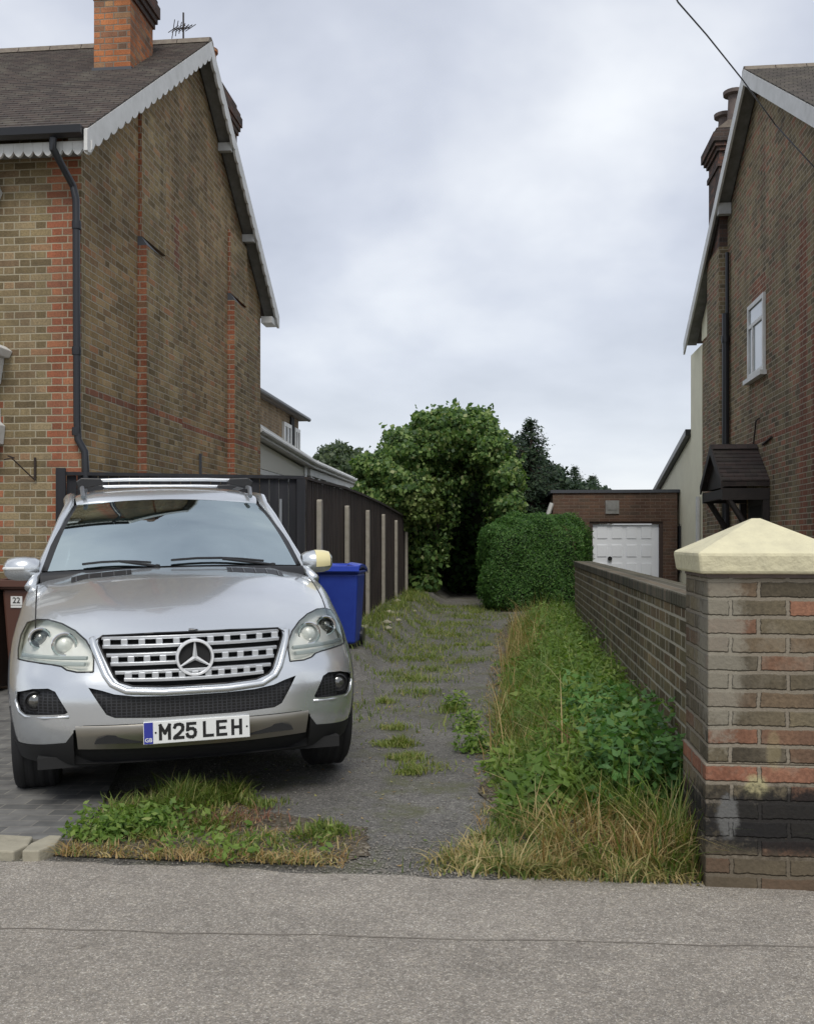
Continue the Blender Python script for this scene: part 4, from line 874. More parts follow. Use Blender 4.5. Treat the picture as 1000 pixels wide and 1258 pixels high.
def inpoly(P_, poly):
    x, y = P_[:, 0], P_[:, 1]; c = np.zeros(len(P_), bool); n = len(poly)
    for i in range(n):
        (x0, y0), (x1, y1) = poly[i], poly[(i + 1) % n]
        cond = ((y0 > y) != (y1 > y)) & (x < (x1 - x0) * (y - y0) / (y1 - y0 + 1e-12) + x0); c ^= cond
    return c
def scatter(poly, n, clump=0.0, cs=6.0, seed=0):
    a = np.array(poly); P_ = RNG.uniform(a.min(0), a.max(0), (n * 6, 2)); P_ = P_[inpoly(P_, poly)]
    if clump:
        f = np.sin(P_[:, 0] * cs + seed) * np.sin(P_[:, 1] * cs * .8 + seed * 2) + .6 * np.sin(P_[:, 0] * cs * 2.3 + P_[:, 1] * cs * 1.7 + seed)
        P_ = P_[RNG.uniform(-1, 1, len(P_)) * clump < f]
    return P_[:n]
def spots(cs, n, sd):
    out_ = []
    for (x, y, s_, w_) in cs: out_.append(np.array([x, y]) + RNG.normal(0, s_, (int(n * w_), 2)) * np.array([1, .8]))
    P_ = np.concatenate(out_); return P_
def stuff(o, label, cat='grass'): return tag(o, label, cat, kind='stuff')
def weeds(name, xy, hgt, nleaf, size, m_, asp=.45, zf=gz, zoff=0):
    P_ = []; Nn = []; rr = []
    for (x, y), hh in zip(xy, hgt):
        z = float(zf(x, y)) + zoff; t = random.uniform(0, 6.28); lx, ly = math.cos(t) * .3 * hh, math.sin(t) * .3 * hh; c = random.random()
        for k in range(nleaf):
            f = random.uniform(.1, 1); a = random.uniform(0, 6.28); s_ = .04 + .10 * hh * (1.1 - f)
            P_.append((x + lx * f + math.cos(a) * s_, y + ly * f + math.sin(a) * s_, z + hh * f)); Nn.append((math.cos(a) * .5, math.sin(a) * .5 - .2, 1)); rr.append(min(1, max(0, c * .6 + .4 * random.random())))
    return leaves(name, np.array(P_), np.array(Nn), size, m_, asp=asp, droop=.3, rnd=np.array(rr))

m_long = leaf_mat('pale_long_grass', [(0, (.09, .17, .035)), (.5, (.16, .26, .06)), (.85, (.26, .34, .11)), (1, (.42, .38, .20))], .45)
# verge along the garden wall
V1 = [(-.16, 4.13), (.80, 4.13), (.84, 4.7), (.85, 14.5), (.1, 14.5), (-.06, 9), (-.1, 6.5), (-.06, 5.2), (-.12, 4.6)]
vb = lambda X, Y: gz(X, Y) + .07 * smooth01(-.1, .35, X) * smooth01(4.15, 4.6, Y)
xy = scatter(V1, 19000, .8, 5)
hh = .10 + .17 * smooth01(-.15, .5, xy[:, 0]) + .10 * smooth01(4.6, 6.2, xy[:, 1])
stuff(blades('verge_grass', xy, hh, .006, .75, m_grass, vb), 'long green grass growing along the foot of the garden wall')
xy = scatter([(.0, 4.9), (.84, 4.8), (.85, 13.5), (.2, 13.5), (.0, 8)], 1150, 1.1, 4.1, 1)
hh = .08 + .28 * smooth01(-.05, .6, xy[:, 0]) * RNG.uniform(.3, 1.4, len(xy))
stuff(weeds('leafy_weeds', xy, hh, 30, .05, m_weed, .38, vb), 'bright green leafy weeds heaped against the garden wall', 'weeds')
P_ = []; Nn = []; rr = []; sz = []
for q in range(75):
    cx, cy = random.uniform(.0, .80), 4.75 + 8.5 * random.random() ** 1.5; rad = random.uniform(.05, .13) + .02 * (cy - 4); top_ = random.uniform(.16, .40) * (.5 + .7 * min(1, cx / .5)); tone = random.random(); ls = random.uniform(.035, .085)
    for k in range(150):
        a = random.uniform(0, 6.28); f = random.random() ** .5; x = min(cx + math.cos(a) * rad * f, .84); y = cy + math.sin(a) * rad * f
        P_.append((x, y, float(vb(x, y)) + top_ * (1 - .5 * f * f) * random.uniform(.25, 1))); Nn.append((math.cos(a) * f, math.sin(a) * f - .3, 1.1)); rr.append(min(1, max(0, .25 + .6 * tone + .25 * (random.random() - .5)))); sz.append(ls)
stuff(leaves('broadleaf_clumps', np.array(P_), np.array(Nn), np.array(sz), m_weed, asp=.45, rnd=np.array(rr)), 'rounded clumps of light green broad-leaved weeds along the wall', 'weeds')
xy = np.concatenate([scatter([(-.2, 4.16), (.8, 4.16), (.84, 5.2), (-.15, 5.2)], 1500), scatter([(-.22, 5), (.1, 5), (.1, 14), (-.2, 14)], 1500)])
stuff(blades('thatch', xy, .05, .005, 1.5, m_dry, vb), 'flattened dead thatch along the edge of the verge', 'dead grass')
xy = spots([(.35, 5.1, .10, .5), (.2, 6.2, .12, .5), (.45, 7.2, .15, .4), (.1, 7.8, .08, .3), (.3, 9.5, .2, .5)], 420, 0)
stuff(blades('straw_patches', xy, .26, .005, 1.0, m_dry, vb, seg=4), 'patches of dry straw among the green weeds', 'dry grass')
xy = scatter([(.05, 4.5), (.84, 4.5), (.85, 13.5), (.25, 13.5), (.05, 8)], 3000, .9, 3.3, 2)
hh = (.13 + .26 * smooth01(-.05, .5, xy[:, 0])) * np.where(np.sin(xy[:, 0] * 7 + 2) * np.sin(xy[:, 1] * 4.3) > .45, 1.45, .9)
stuff(blades('long_grass', xy, hh, .0055, .85, m_long, vb, seg=4), 'long pale green grass blades rising through the weeds')
xy = scatter([(.45, 4.75), (.83, 4.7), (.84, 6.4), (.45, 6.6)], 90)
stuff(weeds('bindweed', xy, RNG.uniform(.2, .50, len(xy)), 44, .058, leaf_mat('blue_green_leaves', [(0, (.05, .12, .035)), (.6, (.09, .20, .05)), (1, (.15, .28, .08))]), .5, vb), 'broad darker weed leaves climbing the wall next to the pillar', 'weeds')
xy = np.concatenate([spots([(.58, 4.40, .08, .34), (.40, 4.5, .11, .12), (.68, 4.30, .07, .24), (.15, 4.6, .08, .06), (.28, 4.38, .12, .10), (.2, 4.25, .12, .1)], 1300, 0)])
xy = xy[(xy[:, 0] < .8) & (xy[:, 1] > 4.12)]
stuff(blades('dry_grass', xy, .27, .0042, 1.1, m_dry, vb, seg=4), 'straw-coloured dead grass in front of the pillar', 'dry grass')
xy = spots([(-.02, 4.32, .10, .4), (.12, 4.22, .08, .4), (-.1, 4.6, .05, .1), (.35, 4.17, .12, .3), (.62, 4.16, .1, .2), (-.2, 4.25, .09, .15)], 2600, 0); xy = xy[(xy[:, 1] > 4.09) & (xy[:, 0] < .8)]
stuff(blades('mown_grass', xy, .09, .005, 1.1, m_dry, vb, rnd=RNG.uniform(.5, 1, len(xy))), 'short yellowing grass at the mouth of the lane', 'grass')
xy = np.concatenate([scatter([(-.08, 9.5), (.35, 9.5), (.5, 13.8), (.05, 13.8)], 1500), scatter([(-.12, 6.0), (.05, 6.0), (.05, 8.5), (-.12, 8.5)], 110), scatter([(.2, 5.4), (.5, 5.4), (.5, 5.9), (.2, 5.9)], 90)])
stuff(blades('tall_dry_grass', xy, .42, .005, .5, m_dry, vb, seg=4), 'tall dry grass heads between the lane and the green weeds', 'dry grass')
xy = scatter([(.25, 5.0), (.6, 4.95), (.62, 5.3), (.25, 5.3)], 120)
stuff(blades('dead_stalks', xy, .40, .005, 1.2, m_rust, vb, seg=4), 'reddish dead stalks lying over the weeds by the pillar', 'stalks')
# patch in front of the car
g2 = [(-2.02, 4.14), (-.72, 4.12), (-.68, 4.5), (-1.15, 4.62), (-1.35, 5.0), (-1.5, 5.4), (-1.95, 5.35), (-2.1, 4.9), (-2.02, 4.6)]
z0f = lambda X, Y: np.zeros_like(X) + .018
xy = spots([(-1.72, 5.0, .11, .18), (-1.55, 5.15, .09, .14), (-1.86, 4.72, .08, .12), (-1.72, 4.55, .09, .12), (-1.94, 4.42, .06, .06), (-1.48, 4.62, .10, .08), (-.86, 4.62, .07, .07), (-.95, 4.5, .08, .05), (-1.3, 5.05, .06, .05), (-1.35, 4.35, .11, .05), (-1.05, 4.33, .12, .04)], 5200, 0)
xy = xy[(xy[:, 1] > 4.11) & (xy[:, 0] > -2.06)]; hh = .02 + .09 * smooth01(4.5, 4.95, xy[:, 1]) * smooth01(-1.3, -1.6, xy[:, 0]) + .025
stuff(blades('front_grass', xy, hh, .0055, .9, m_grass, z0f), 'green grass tuft in front of the silver car')
xy = spots([(-1.9, 4.5, .09, .5), (-1.75, 4.62, .08, .3), (-1.3, 4.3, .15, .15)], 130, 0); xy = xy[xy[:, 1] > 4.13]
stuff(weeds('low_weeds', xy, RNG.uniform(.04, .11, len(xy)), 12, .038, m_weed, .5, z0f), 'low broad-leaved weeds beside the edging stones', 'weeds')
xy = np.concatenate([scatter(g2, 1500), scatter([(-2.0, 4.12), (-.7, 4.1), (-.7, 4.26), (-2.0, 4.26)], 1300)])
stuff(blades('thin_dry_grass', xy, .05, .004, 1.3, m_dry, z0f), 'thin dried grass around the green tuft', 'dry grass')
xy = spots([(-1.28, 4.75, .10, .7), (-1.45, 4.7, .08, .3)], 220, 0)
stuff(blades('reddish_stalks', xy, .07, .004, 1.1, m_rust, z0f), 'reddish dried stalks in the bare patch before the car', 'stalks')
# lane weeds
cs = [(random.uniform(-1.75, -.2), random.uniform(7.2, 19), random.uniform(.04, .25), random.uniform(.3, 1.3)) for _ in range(80)] + [(-.85, 9.0, .14, 2.5), (-.95, 9.7, .16, 3), (-.8, 10.4, .16, 2.5), (-1.0, 11.3, .2, 2.5), (-.9, 12.4, .2, 2.5), (-.75, 13.6, .22, 2.5), (-1.2, 12, .2, 2), (-1.0, 15, .3, 3), (-.6, 16.5, .3, 3), (-1.3, 17.5, .3, 3)]
xy = spots(cs, 125, 0); xy = xy[(xy[:, 0] > -2.0) & (xy[:, 0] < .4)]
stuff(blades('lane_grass', xy, .075, .006, .9, m_grass, gz, rnd=RNG.uniform(.35, 1, len(xy))), 'patchy grass growing down the middle of the lane')
xy = spots([(-.66, 6.3, .05, 1), (-.78, 6.7, .07, 1), (-.86, 7.3, .06, .6), (-.6, 5.9, .04, .5), (-.55, 6.05, .1, .4)], 700, 0)
stuff(blades('tyre_side_grass', xy, .06, .005, .9, m_grass, gz, rnd=RNG.uniform(.5, 1, len(xy))), 'small yellow-green grass tufts beside the front tyre')
xy = spots([(-1.9, y, .10, 1) for y in np.arange(9.8, 20, .6)] + [(-1.6, y, .14, .7) for y in np.arange(10.8, 19, .9)], 150, 0); xy = xy[xy[:, 0] > -2.07]
stuff(blades('fence_grass', xy, .16, .006, .9, m_grass, gz, rnd=RNG.uniform(.3, 1, len(xy))), 'rough grass along the foot of the timber fence')
xy = spots([(-.45, 8.2, .03, 1), (-.3, 7.3, .04, 1), (-.2, 6.6, .05, 1.5), (.0, 5.6, .05, 1)], 16, 0)
stuff(weeds('lane_weeds', xy, RNG.uniform(.05, .18, len(xy)), 16, .04, m_weed, .5, gz), 'single leafy weeds in the lane tarmac', 'weeds')
# fallen leaves and twigs on the lane
n = 700; P_ = np.stack([RNG.uniform(-1.9, .0, n), RNG.uniform(4.2, 18, n) ** 1.0, np.zeros(n)], 1); P_[:, 2] = gz(P_[:, 0], P_[:, 1]) + .004
stuff(leaves('leaf_litter', P_, np.tile([0, 0, 3.], (n, 1)), .025, m_dry, asp=.5), 'dry leaf litter scattered over the lane', 'leaf litter')
n = 3600; gp_ = np.concatenate([np.stack([RNG.uniform(-.75, .0, 1300), 4.08 + np.abs(RNG.normal(0, .35, 1300))], 1), np.stack([RNG.uniform(-2.6, .85, 900), RNG.normal(4.10, .05, 900)], 1), np.stack([RNG.uniform(-1.9, .0, 1400), RNG.uniform(4.5, 11, 1400)], 1)])
sz = RNG.uniform(.0022, .0065, n); octv = np.array([[1, 0, 0], [-1, 0, 0], [0, 1, 0], [0, -1, 0], [0, 0, .8], [0, 0, -.8]])
octf = np.array([[0, 2, 4], [2, 1, 4], [1, 3, 4], [3, 0, 4], [2, 0, 5], [1, 2, 5], [3, 1, 5], [0, 3, 5]])
gzz = gz(gp_[:, 0], gp_[:, 1]); gzz = np.where(gp_[:, 1] < 4.12, 0.0, gzz)
Vg = (np.concatenate([gp_, gzz[:, None]], 1)[:, None, :] + octv[None] * RNG.uniform(.6, 1.3, (n, 6, 1)) * sz[:, None, None]).reshape(-1, 3); Fg = (octf[None] + 6 * np.arange(n)[:, None, None]).reshape(-1, 3)
m_grit = mat('grit', (.30, .275, .235), .9, noise=(90, .5, (.14, .13, .12)))
stuff(fast_mesh('loose_grit', Vg, Fg, np.repeat(RNG.uniform(0, 1, n), 8), m_grit), 'loose grit scattered at the mouth of the lane', 'gravel')
# small stones by the fence foot
for k in range(8):
    x, y = random.uniform(-2.0, -1.5), random.uniform(11.2, 17); s_ = random.uniform(.03, .065); bm = bmesh.new(); bmesh.ops.create_icosphere(bm, subdivisions=2, radius=1)
    mb = MB(); bm.verts.index_update(); ph = random.random() * 6
    mb.add([(x + v.co.x * s_ * (1 + .3 * math.sin(v.co.y * 3 + ph)), y + v.co.y * s_ * 1.3, float(gz(x, y)) + s_ * .4 + v.co.z * s_ * .6 * (1 + .3 * math.sin(v.co.x * 4 + ph))) for v in bm.verts], [tuple(v.index for v in f.verts) for f in bm.faces]); bm.free()
    tag(obj('rubble_stone', mb, m_stone, smooth='all'), 'grey lump of rubble in the soil at the foot of the fence', 'stone', 'rubble along the fence foot')

# ------------------------------------------------------------------ wheelie bins
def bin_(x0, x1, y0, y1, hgt, m_body, m_lid, label, group=None, number=None, zb=0.0):
    T = thing('wheelie_bin', label, 'bin', ((x0 + x1) / 2, (y0 + y1) / 2, zb), group)
    ti = .05
    b = MB(); b.add([(x0 + ti, y0 + ti * 1.6, zb + .05), (x1 - ti, y0 + ti * 1.6, zb + .05), (x1 - ti, y1 - ti, zb + .05), (x0 + ti, y1 - ti, zb + .05), (x0 + .01, y0 + .01, zb + hgt - .12), (x1 - .01, y0 + .01, zb + hgt - .12), (x1 - .01, y1 - .01, zb + hgt - .12), (x0 + .01, y1 - .01, zb + hgt - .12)],
            [(0,3,2,1),(4,5,6,7),(0,1,5,4),(1,2,6,5),(2,3,7,6),(3,0,4,7)])
    obj('bin_body', b, m_body, T, bevel=.025)
    obj('rim', MB().box(x0 - .005, x1 + .005, y0 - .005, y1 + .005, zb + hgt - .119, zb + hgt - .085), m_body, T, bevel=.012)
    lid = MB(); n = 8; rows = []
    for i in range(n + 1):
        f = i / n; y = y0 - .03 + (y1 + .06 - (y0 - .03)) * f; zz = zb + hgt - .08 + .07 * math.sin(math.pi * min(1, .25 + f * .75)) ** .6
        rows.append([(x0 - .015, y, zz - .045), (x0 - .012, y, zz - .01), (x0 + .03, y, zz), ((x0 + x1) / 2 - .12, y, zz + .012), ((x0 + x1) / 2 - .10, y, zz), ((x0 + x1) / 2 + .10, y, zz), ((x0 + x1) / 2 + .12, y, zz + .012), (x1 - .03, y, zz), (x1 + .012, y, zz - .01), (x1 + .015, y, zz - .045)])
    lid.grid(rows); lo = obj('lid', lid, m_lid, T, smooth=True); md = lo.modifiers.new('s', 'SOLIDIFY'); md.thickness = .012
    obj('lid_lip', MB().box(x0 - .012, x1 + .012, y0 - .045, y0 - .025, zb + hgt - .095, zb + hgt - .03), m_lid, T, bevel=.006)
    hd = MB().tube([(x0 + .04, y1 + .02, zb + hgt - .07), (x0 + .04, y1 + .09, zb + hgt - .05), (x1 - .04, y1 + .09, zb + hgt - .05), (x1 - .04, y1 + .02, zb + hgt - .07)], .014, 8); obj('handle', hd, m_body, T)
    for xx in (x0 + .02, x1 - .06): obj('wheel', MB().lathe([(.095, 0), (.1, .01), (.1, .04), (.095, .05)], (xx - .005, y1 - .06, zb + .1), 'x', 20), m_black, T)
    if number:
        zc = zb + hgt - .22; xc = (x0 + x1) / 2 - .09; sl = ti * .9 / (hgt - .17) * 0
        yl = y0 + .016
        lb = obj('number_label', MB().box(xc - .055, xc + .055, yl - .004, yl + .02, zc - .04, zc + .04).box(xc - .055, xc + .055, yl - .003, yl + .02, zc - .065, zc - .045), m_white, T)
        cu = bpy.data.curves.new('digits', 'FONT'); cu.body = number; cu.size = .075; cu.align_x = 'CENTER'; cu.align_y = 'CENTER'; cu.offset = .001
        to = bpy.data.objects.new('t', cu); me = bpy.data.meshes.new_from_object(to); bpy.data.objects.remove(to)
        d = link('digits', me, m_blackm, lb); d.location = (xc - T.location.x, yl - .006 - T.location.y, zc - T.location.z); d.rotation_euler = (R(90), 0, 0)
        d.location = Vector((xc, yl - .006, zc)) - wloc(lb)
    return T
m_blue = mat('blue_plastic', (.012, .032, .24), .45, noise=(7, .4, (.02, .05, .30))); m_bluelid = mat('blue_lid_plastic', (.025, .06, .42), .32)
m_brown = mat('brown_plastic', (.085, .035, .022), .5); m_brownd = mat('dark_brown_plastic', (.045, .03, .025), .5)
bin_(-2.06, -1.60, 10.35, 10.90, .93, m_blue, m_bluelid, 'blue wheelie bin standing between the silver car and the fence', zb=.25)
bin_(-4.60, -4.12, 8.45, 8.98, 1.09, m_brown, m_brown, 'brown wheelie bin with a white number label behind the car wing', 'brown wheelie bins by the house', '22')
bin_(-5.12, -4.635, 8.38, 8.9, 1.07, m_brownd, m_brownd, 'dark brown wheelie bin cut off by the left edge of the picture', 'brown wheelie bins by the house')

# ------------------------------------------------------------------ the silver car (local frame: nose towards -y, x to the right seen from the front, origin on the ground under the front axle)
m_paint = mat('silver_paint', (.63, .655, .67), .27, metal=.72, coat=1)
m_chrome = mat('bright_chrome', (.78, .79, .80), .14, metal=1)
m_slat = mat('silver_slat', (.58, .60, .62), .28, metal=.55)
m_skid = mat('skid_plate', (.34, .32, .28), .35, metal=.8)
m_trim = mat('black_trim', (.012, .012, .013), .45)
m_tyre = mat('tyre_rubber', (.016, .016, .017), .8)
m_mesh = bpy.data.materials.new('honeycomb_mesh'); m_mesh.use_nodes = True
t = m_mesh.node_tree; b = t.nodes['Principled BSDF']; tcm = N(t, 'ShaderNodeTexCoord'); mp = N(t, 'ShaderNodeMapping'); mp.inputs['Scale'].default_value = (1, .001, 1.5); t.links.new(tcm.outputs['Object'], mp.inputs[0])
vo = N(t, 'ShaderNodeTexVoronoi', feature='DISTANCE_TO_EDGE'); vo.inputs['Scale'].default_value = 42; vo.inputs['Randomness'].default_value = .15; t.links.new(mp.outputs[0], vo.inputs['Vector'])
t.links.new(ramp(t, vo.outputs['Distance'], [(.08, (.035, .036, .04)), (.16, (.004, .004, .004))]), b.inputs['Base Color']); b.inputs['Roughness'].default_value = .5
m_lampin = mat('lamp_reflector', (.86, .86, .82), .35, metal=.2)
m_lampdk = mat('lamp_bulb_dark', (.20, .20, .19), .15, metal=.8)
m_yellow = mat('yellow_patch', (.74, .66, .36), .35, coat=.5)
m_plate = mat('plate_white', (.74, .75, .73), .4); m_blue2 = mat('plate_blue', (.03, .04, .30), .4)
m_inner = mat('car_interior', (.11, .115, .118), .8); m_seat = mat('seat_leather', (.20, .205, .205), .6); m_pale = mat('pale_lining', (.42, .46, .46), .8)
def clear_glass(name, tint, base_refl, facing=.9, rough=.02):
    m_ = bpy.data.materials.new(name); m_.use_nodes = True; t = m_.node_tree; t.nodes.remove(t.nodes['Principled BSDF']); o = t.nodes['Material Output']
    tr = N(t, 'ShaderNodeBsdfTransparent'); tr.inputs[0].default_value = (*tint, 1); gl = N(t, 'ShaderNodeBsdfGlossy'); gl.inputs['Roughness'].default_value = rough; gl.inputs[0].default_value = (.86, .99, 1, 1)
    fr = N(t, 'ShaderNodeFresnel'); fr.inputs[0].default_value = base_refl
    mx_ = N(t, 'ShaderNodeMixShader'); t.links.new(fr.outputs[0], mx_.inputs[0]); t.links.new(tr.outputs[0], mx_.inputs[1]); t.links.new(gl.outputs[0], mx_.inputs[2]); t.links.new(mx_.outputs[0], o.inputs[0])
    return m_
m_screen = clear_glass('windscreen_glass', (.50, .74, .76), 8.0)
m_lens = clear_glass('headlight_lens', (.93, .93, .91), 1.5)

CAR = thing('parked_car', 'silver four-by-four parked nose-out beside the brick house, plate M25 LEH', 'car', (-1.947, 5.738, 0))
CAR.rotation_euler = (0, R(-1.1), R(22.5))
CAR.location.z = .005; CAR.scale = (1.018, 1.0, 1.0); CAR.location.x += .012

def crom(P_, t_):
    n = len(P_) - 1; f = min(max(t_, 0), 1) * n; i = min(int(f), n - 1); f -= i
    p0 = P_[max(i-1, 0)]; p1 = P_[i]; p2 = P_[i+1]; p3 = P_[min(i+2, n)]
    return tuple(.5 * (2*b + (c - a) * f + (2*a - 5*b + 4*c - d) * f*f + (3*b - a - 3*c + d) * f**3) for a, b, c, d in zip(p0, p1, p2, p3))
PLAN = [(0, -.880), (.15, -.879), (.3, -.869), (.45, -.845), (.58, -.806), (.70, -.748), (.80, -.665), (.875, -.555), (.925, -.42), (.953, -.27), (.963, -.08)]
SIDE = [(.963, -.08), (.965, .25), (.965, .8), (.962, 1.5), (.96, 2.2), (.955, 2.9), (.945, 3.3), (.91, 3.58), (.82, 3.74), (.6, 3.83), (.3, 3.86), (0, 3.87)]
NF, NS, NZ = 30, 56, 34
cols = [crom(PLAN, i / NF) for i in range(NF + 1)] + [crom(SIDE, i / NS) for i in range(1, NS + 1)]
def setb(z): return float(np.interp(z, [.22, .30, .38, .46, .60, .66, .72, .80, .88, .94, 1.0], [.13, .06, .02, .0, .0, .010, .026, .055, .095, .14, .21]))
def xsc(z): return float(np.interp(z, [.22, .40, .55, .75, .85, .95, 1.02, 1.08, 1.15], [.955, .99, 1.0, 1.0, .995, .975, .958, .94, .925]))
def ztop(i):
    if i <= NF:
        x, y = cols[i]; return float(np.interp(x, [0, .3, .47, .62, .75, .86, .95], [.945, .943, .935, .955, .985, 1.005, 1.02]))
    x, y = cols[i]; return float(np.interp(y, [-.1, .3, .7, 1.2, 3.2, 3.9], [1.03, 1.10, 1.15, 1.15, 1.16, 1.12]))
def body_pt(i, z):
    x, y = cols[i]
    wf = float(smooth01(.9, -.45, y)) if i > NF else 1.0
    if i <= NF: wf = 1 - .0 * x
    wf = float(np.interp(y, [-.5, -.1, .6], [1, .75, 0]))
    yy = y + setb(z) * wf
    if z > .62 and y < 1.0: yy += (z - .62) * .75 * x * x * max(0, min(1, (.9 - y) / 1.2)) * wf
    # soft bumper shoulder below the lamps, lower lip
    s_ = math.exp(-((z - .70) / .035) ** 2) * .012 * wf * (1 if x > .5 else 0)
    yy -= s_
    if y > 3.3: yy -= max(0, z - .6) * .12 * min(1, (y - 3.3) / .4)
    xx = x * xsc(z)
    # waist crease along the flank
    if i > NF and y < 3.6: xx += .006 * math.exp(-((z - .82) / .04) ** 2)
    return (xx, yy, z)
def half():
    rows = []
    for i in range(len(cols)):
        zt_ = ztop(i); z0 = float(np.interp(cols[i][1], [-.9, -.7, -.3, 3.4, 3.8], [.262, .262, .255, .27, .33]))
        rows.append([body_pt(i, z0 + (zt_ - z0) * k / NZ) for k in range(NZ + 1)])
    return rows
rows = half()
# bonnet: from the top of the nose to the scuttle
CY = .47
iS = NF + next(k for k in range(1, NS) if cols[NF + k][1] > .52)      # flank column level with the scuttle
side_cols = list(range(NF, iS + 1)); NV = len(side_cols) - 1
hood = []
Zc = lambda v: float(np.interp(v, [0, .05, .12, .25, .5, .75, 1], [.945, .985, 1.02, 1.07, 1.145, 1.205, 1.235]))
fr_top = [rows[i][-1] for i in range(NF + 1)]
for k, ic in enumerate(side_cols):
    e_ = rows[ic][-1]; v = k / NV; r_ = []
    for i in range(NF + 1):
        u = fr_top[i][0] / fr_top[NF][0]
        if i == NF: r_.append(e_); continue
        x = u * e_[0]
        yc = CY + .14 * u * u; y = fr_top[i][1] * (1 - v) + (yc + (e_[1] - yc - .0) * u ** 6) * v
        h_ = u ** 3.2 * .9 + .1 * u * u
        z = Zc(v) * (1 - h_) + e_[2] * h_
        z += (1 - v) ** 3 * (fr_top[i][2] - (Zc(0) * (1 - h_) + rows[NF][-1][2] * h_))
        # twin raised lines of the bonnet
        z += .011 * math.exp(-((x - (.40 + .20 * v)) / .045) ** 2) * min(1, v * 5)
        z += .006 * math.exp(-((x - .80) / .05) ** 2) * v
        if k == 0: z = fr_top[i][2]
        r_.append((x, y, z))
    hood.append(r_)
bm = bmesh.new()
def addgrid(rws, flip=1):
    vs = [[bm.verts.new((p[0] * flip, p[1], p[2])) for p in r] for r in rws]
    for a in range(len(vs) - 1):
        for b_ in range(len(vs[0]) - 1):
            q = [vs[a][b_], vs[a+1][b_], vs[a+1][b_+1], vs[a][b_+1]]; bm.faces.new(q if flip > 0 else q[::-1])
for f_ in (1, -1): addgrid(rows, f_); addgrid([list(r) for r in zip(*hood)], f_)
bmesh.ops.remove_doubles(bm, verts=bm.verts, dist=.0008)
bmesh.ops.recalc_face_normals(bm, faces=bm.faces)
# relax once so the joins between nose, wings and bonnet read as pressed metal
inner = [v for v in bm.verts if not v.is_boundary]
for _ in range(3): bmesh.ops.smooth_vert(bm, verts=inner, factor=.5, use_axis_x=True, use_axis_y=True, use_axis_z=True)
surf = BVHTree.FromBMesh(bm)
def onfront(x, z, off=0.0):
    h = surf.ray_cast(Vector((x, -3, z)), Vector((0, 1, 0)))
    return (h[0] + h[1] * (off if h[1].y < 0 else -off)) if h[0] else Vector((x, -.6, z))
def ontop(x, y, off=0.0):
    h = surf.ray_cast(Vector((x, y, 3)), Vector((0, 0, -1)))
    return (h[0] + h[1] * (off if h[1].z > 0 else -off)) if h[0] else Vector((x, y, 1.1))
def pip(p, poly):
    x, y = p; c = False; n = len(poly)
    for i in range(n):
        x0, y0 = poly[i]; x1, y1 = poly[(i+1) % n]
        if (y0 > y) != (y1 > y) and x < (x1 - x0) * (y - y0) / (y1 - y0) + x0: c = not c
    return c
def cut(poly, axis, keep):
    """cuts the outline into the skin; returns the faces inside. axis 'y': poly in (x,z) seen from the front; 'x': poly in (y,z)"""
    A_, B_ = (0, 2) if axis == 'y' else (1, 2)
    lo = [min(p[k] for p in poly) for k in (0, 1)]; hi = [max(p[k] for p in poly) for k in (0, 1)]
    for i in range(len(poly)):
        p, q = poly[i], poly[(i+1) % len(poly)]
        fs = [f for f in bm.faces if keep(f.calc_center_median()) and min(v.co[A_] for v in f.verts) < hi[0] + .01 and max(v.co[A_] for v in f.verts) > lo[0] - .01 and min(v.co[B_] for v in f.verts) < hi[1] + .01 and max(v.co[B_] for v in f.verts) > lo[1] - .01]
        co = [0, 0, 0]; co[A_] = p[0]; co[B_] = p[1]; no = [0, 0, 0]; no[A_] = q[1] - p[1]; no[B_] = -(q[0] - p[0])
        es = {e for f in fs for e in f.edges}; vs = {v for f in fs for v in f.verts}
        bmesh.ops.bisect_plane(bm, geom=list(fs) + list(es) + list(vs), plane_co=co, plane_no=no, dist=1e-5)
    return [f for f in bm.faces if keep(f.calc_center_median()) and pip((f.calc_center_median()[A_], f.calc_center_median()[B_]), poly)]
def take(faces, name, mats, depth=0, wall_m=None, back_m=None, parent=CAR, pane=None, direction=(0, 1, 0), seam=.0035):
    """removes the faces from the skin and makes from them: a recess (walls + back) and / or a pane"""
    fs = set(faces); D = Vector(direction) * depth; res = None
    bedges = [e for e in {e for f in faces for e in f.edges} if sum(1 for f in e.link_faces if f in fs) == 1]
    if depth:
        mb = MB()
        for f in faces: mb.add([v.co + D for v in f.verts], [tuple(range(len(f.verts)))], 1)
        for e in bedges: mb.add([e.verts[0].co, e.verts[1].co, e.verts[1].co + D, e.verts[0].co + D], [(0, 1, 2, 3)], 0)
        res = obj(name, mb, [wall_m, back_m], parent, local=True, fix=False)
    if pane:
        mb = MB(); vi = {}
        for f in faces:
            for v in f.verts: vi.setdefault(v, len(vi))
        n_ = {v: v.normal.copy() for v in vi}
        mb.add([v.co + n_[v] * .003 for v in vi], [tuple(vi[v] for v in f.verts) for f in faces])
        res2 = obj(pane[0], mb, pane[1], res or parent, smooth='all', local=True, fix=False)
    if seam:
        mb = MB()
        for e in bedges: mb.tube([e.verts[0].co, e.verts[1].co], seam, 5, cap=False)
        obj('seal', mb, m_trim, res or parent, local=True, fix=False)
    bmesh.ops.delete(bm, geom=list(faces), context='FACES_ONLY')
    return res
front = lambda c: c.y < .05
def mir(p): return [(-x, z) for x, z in p][::-1]
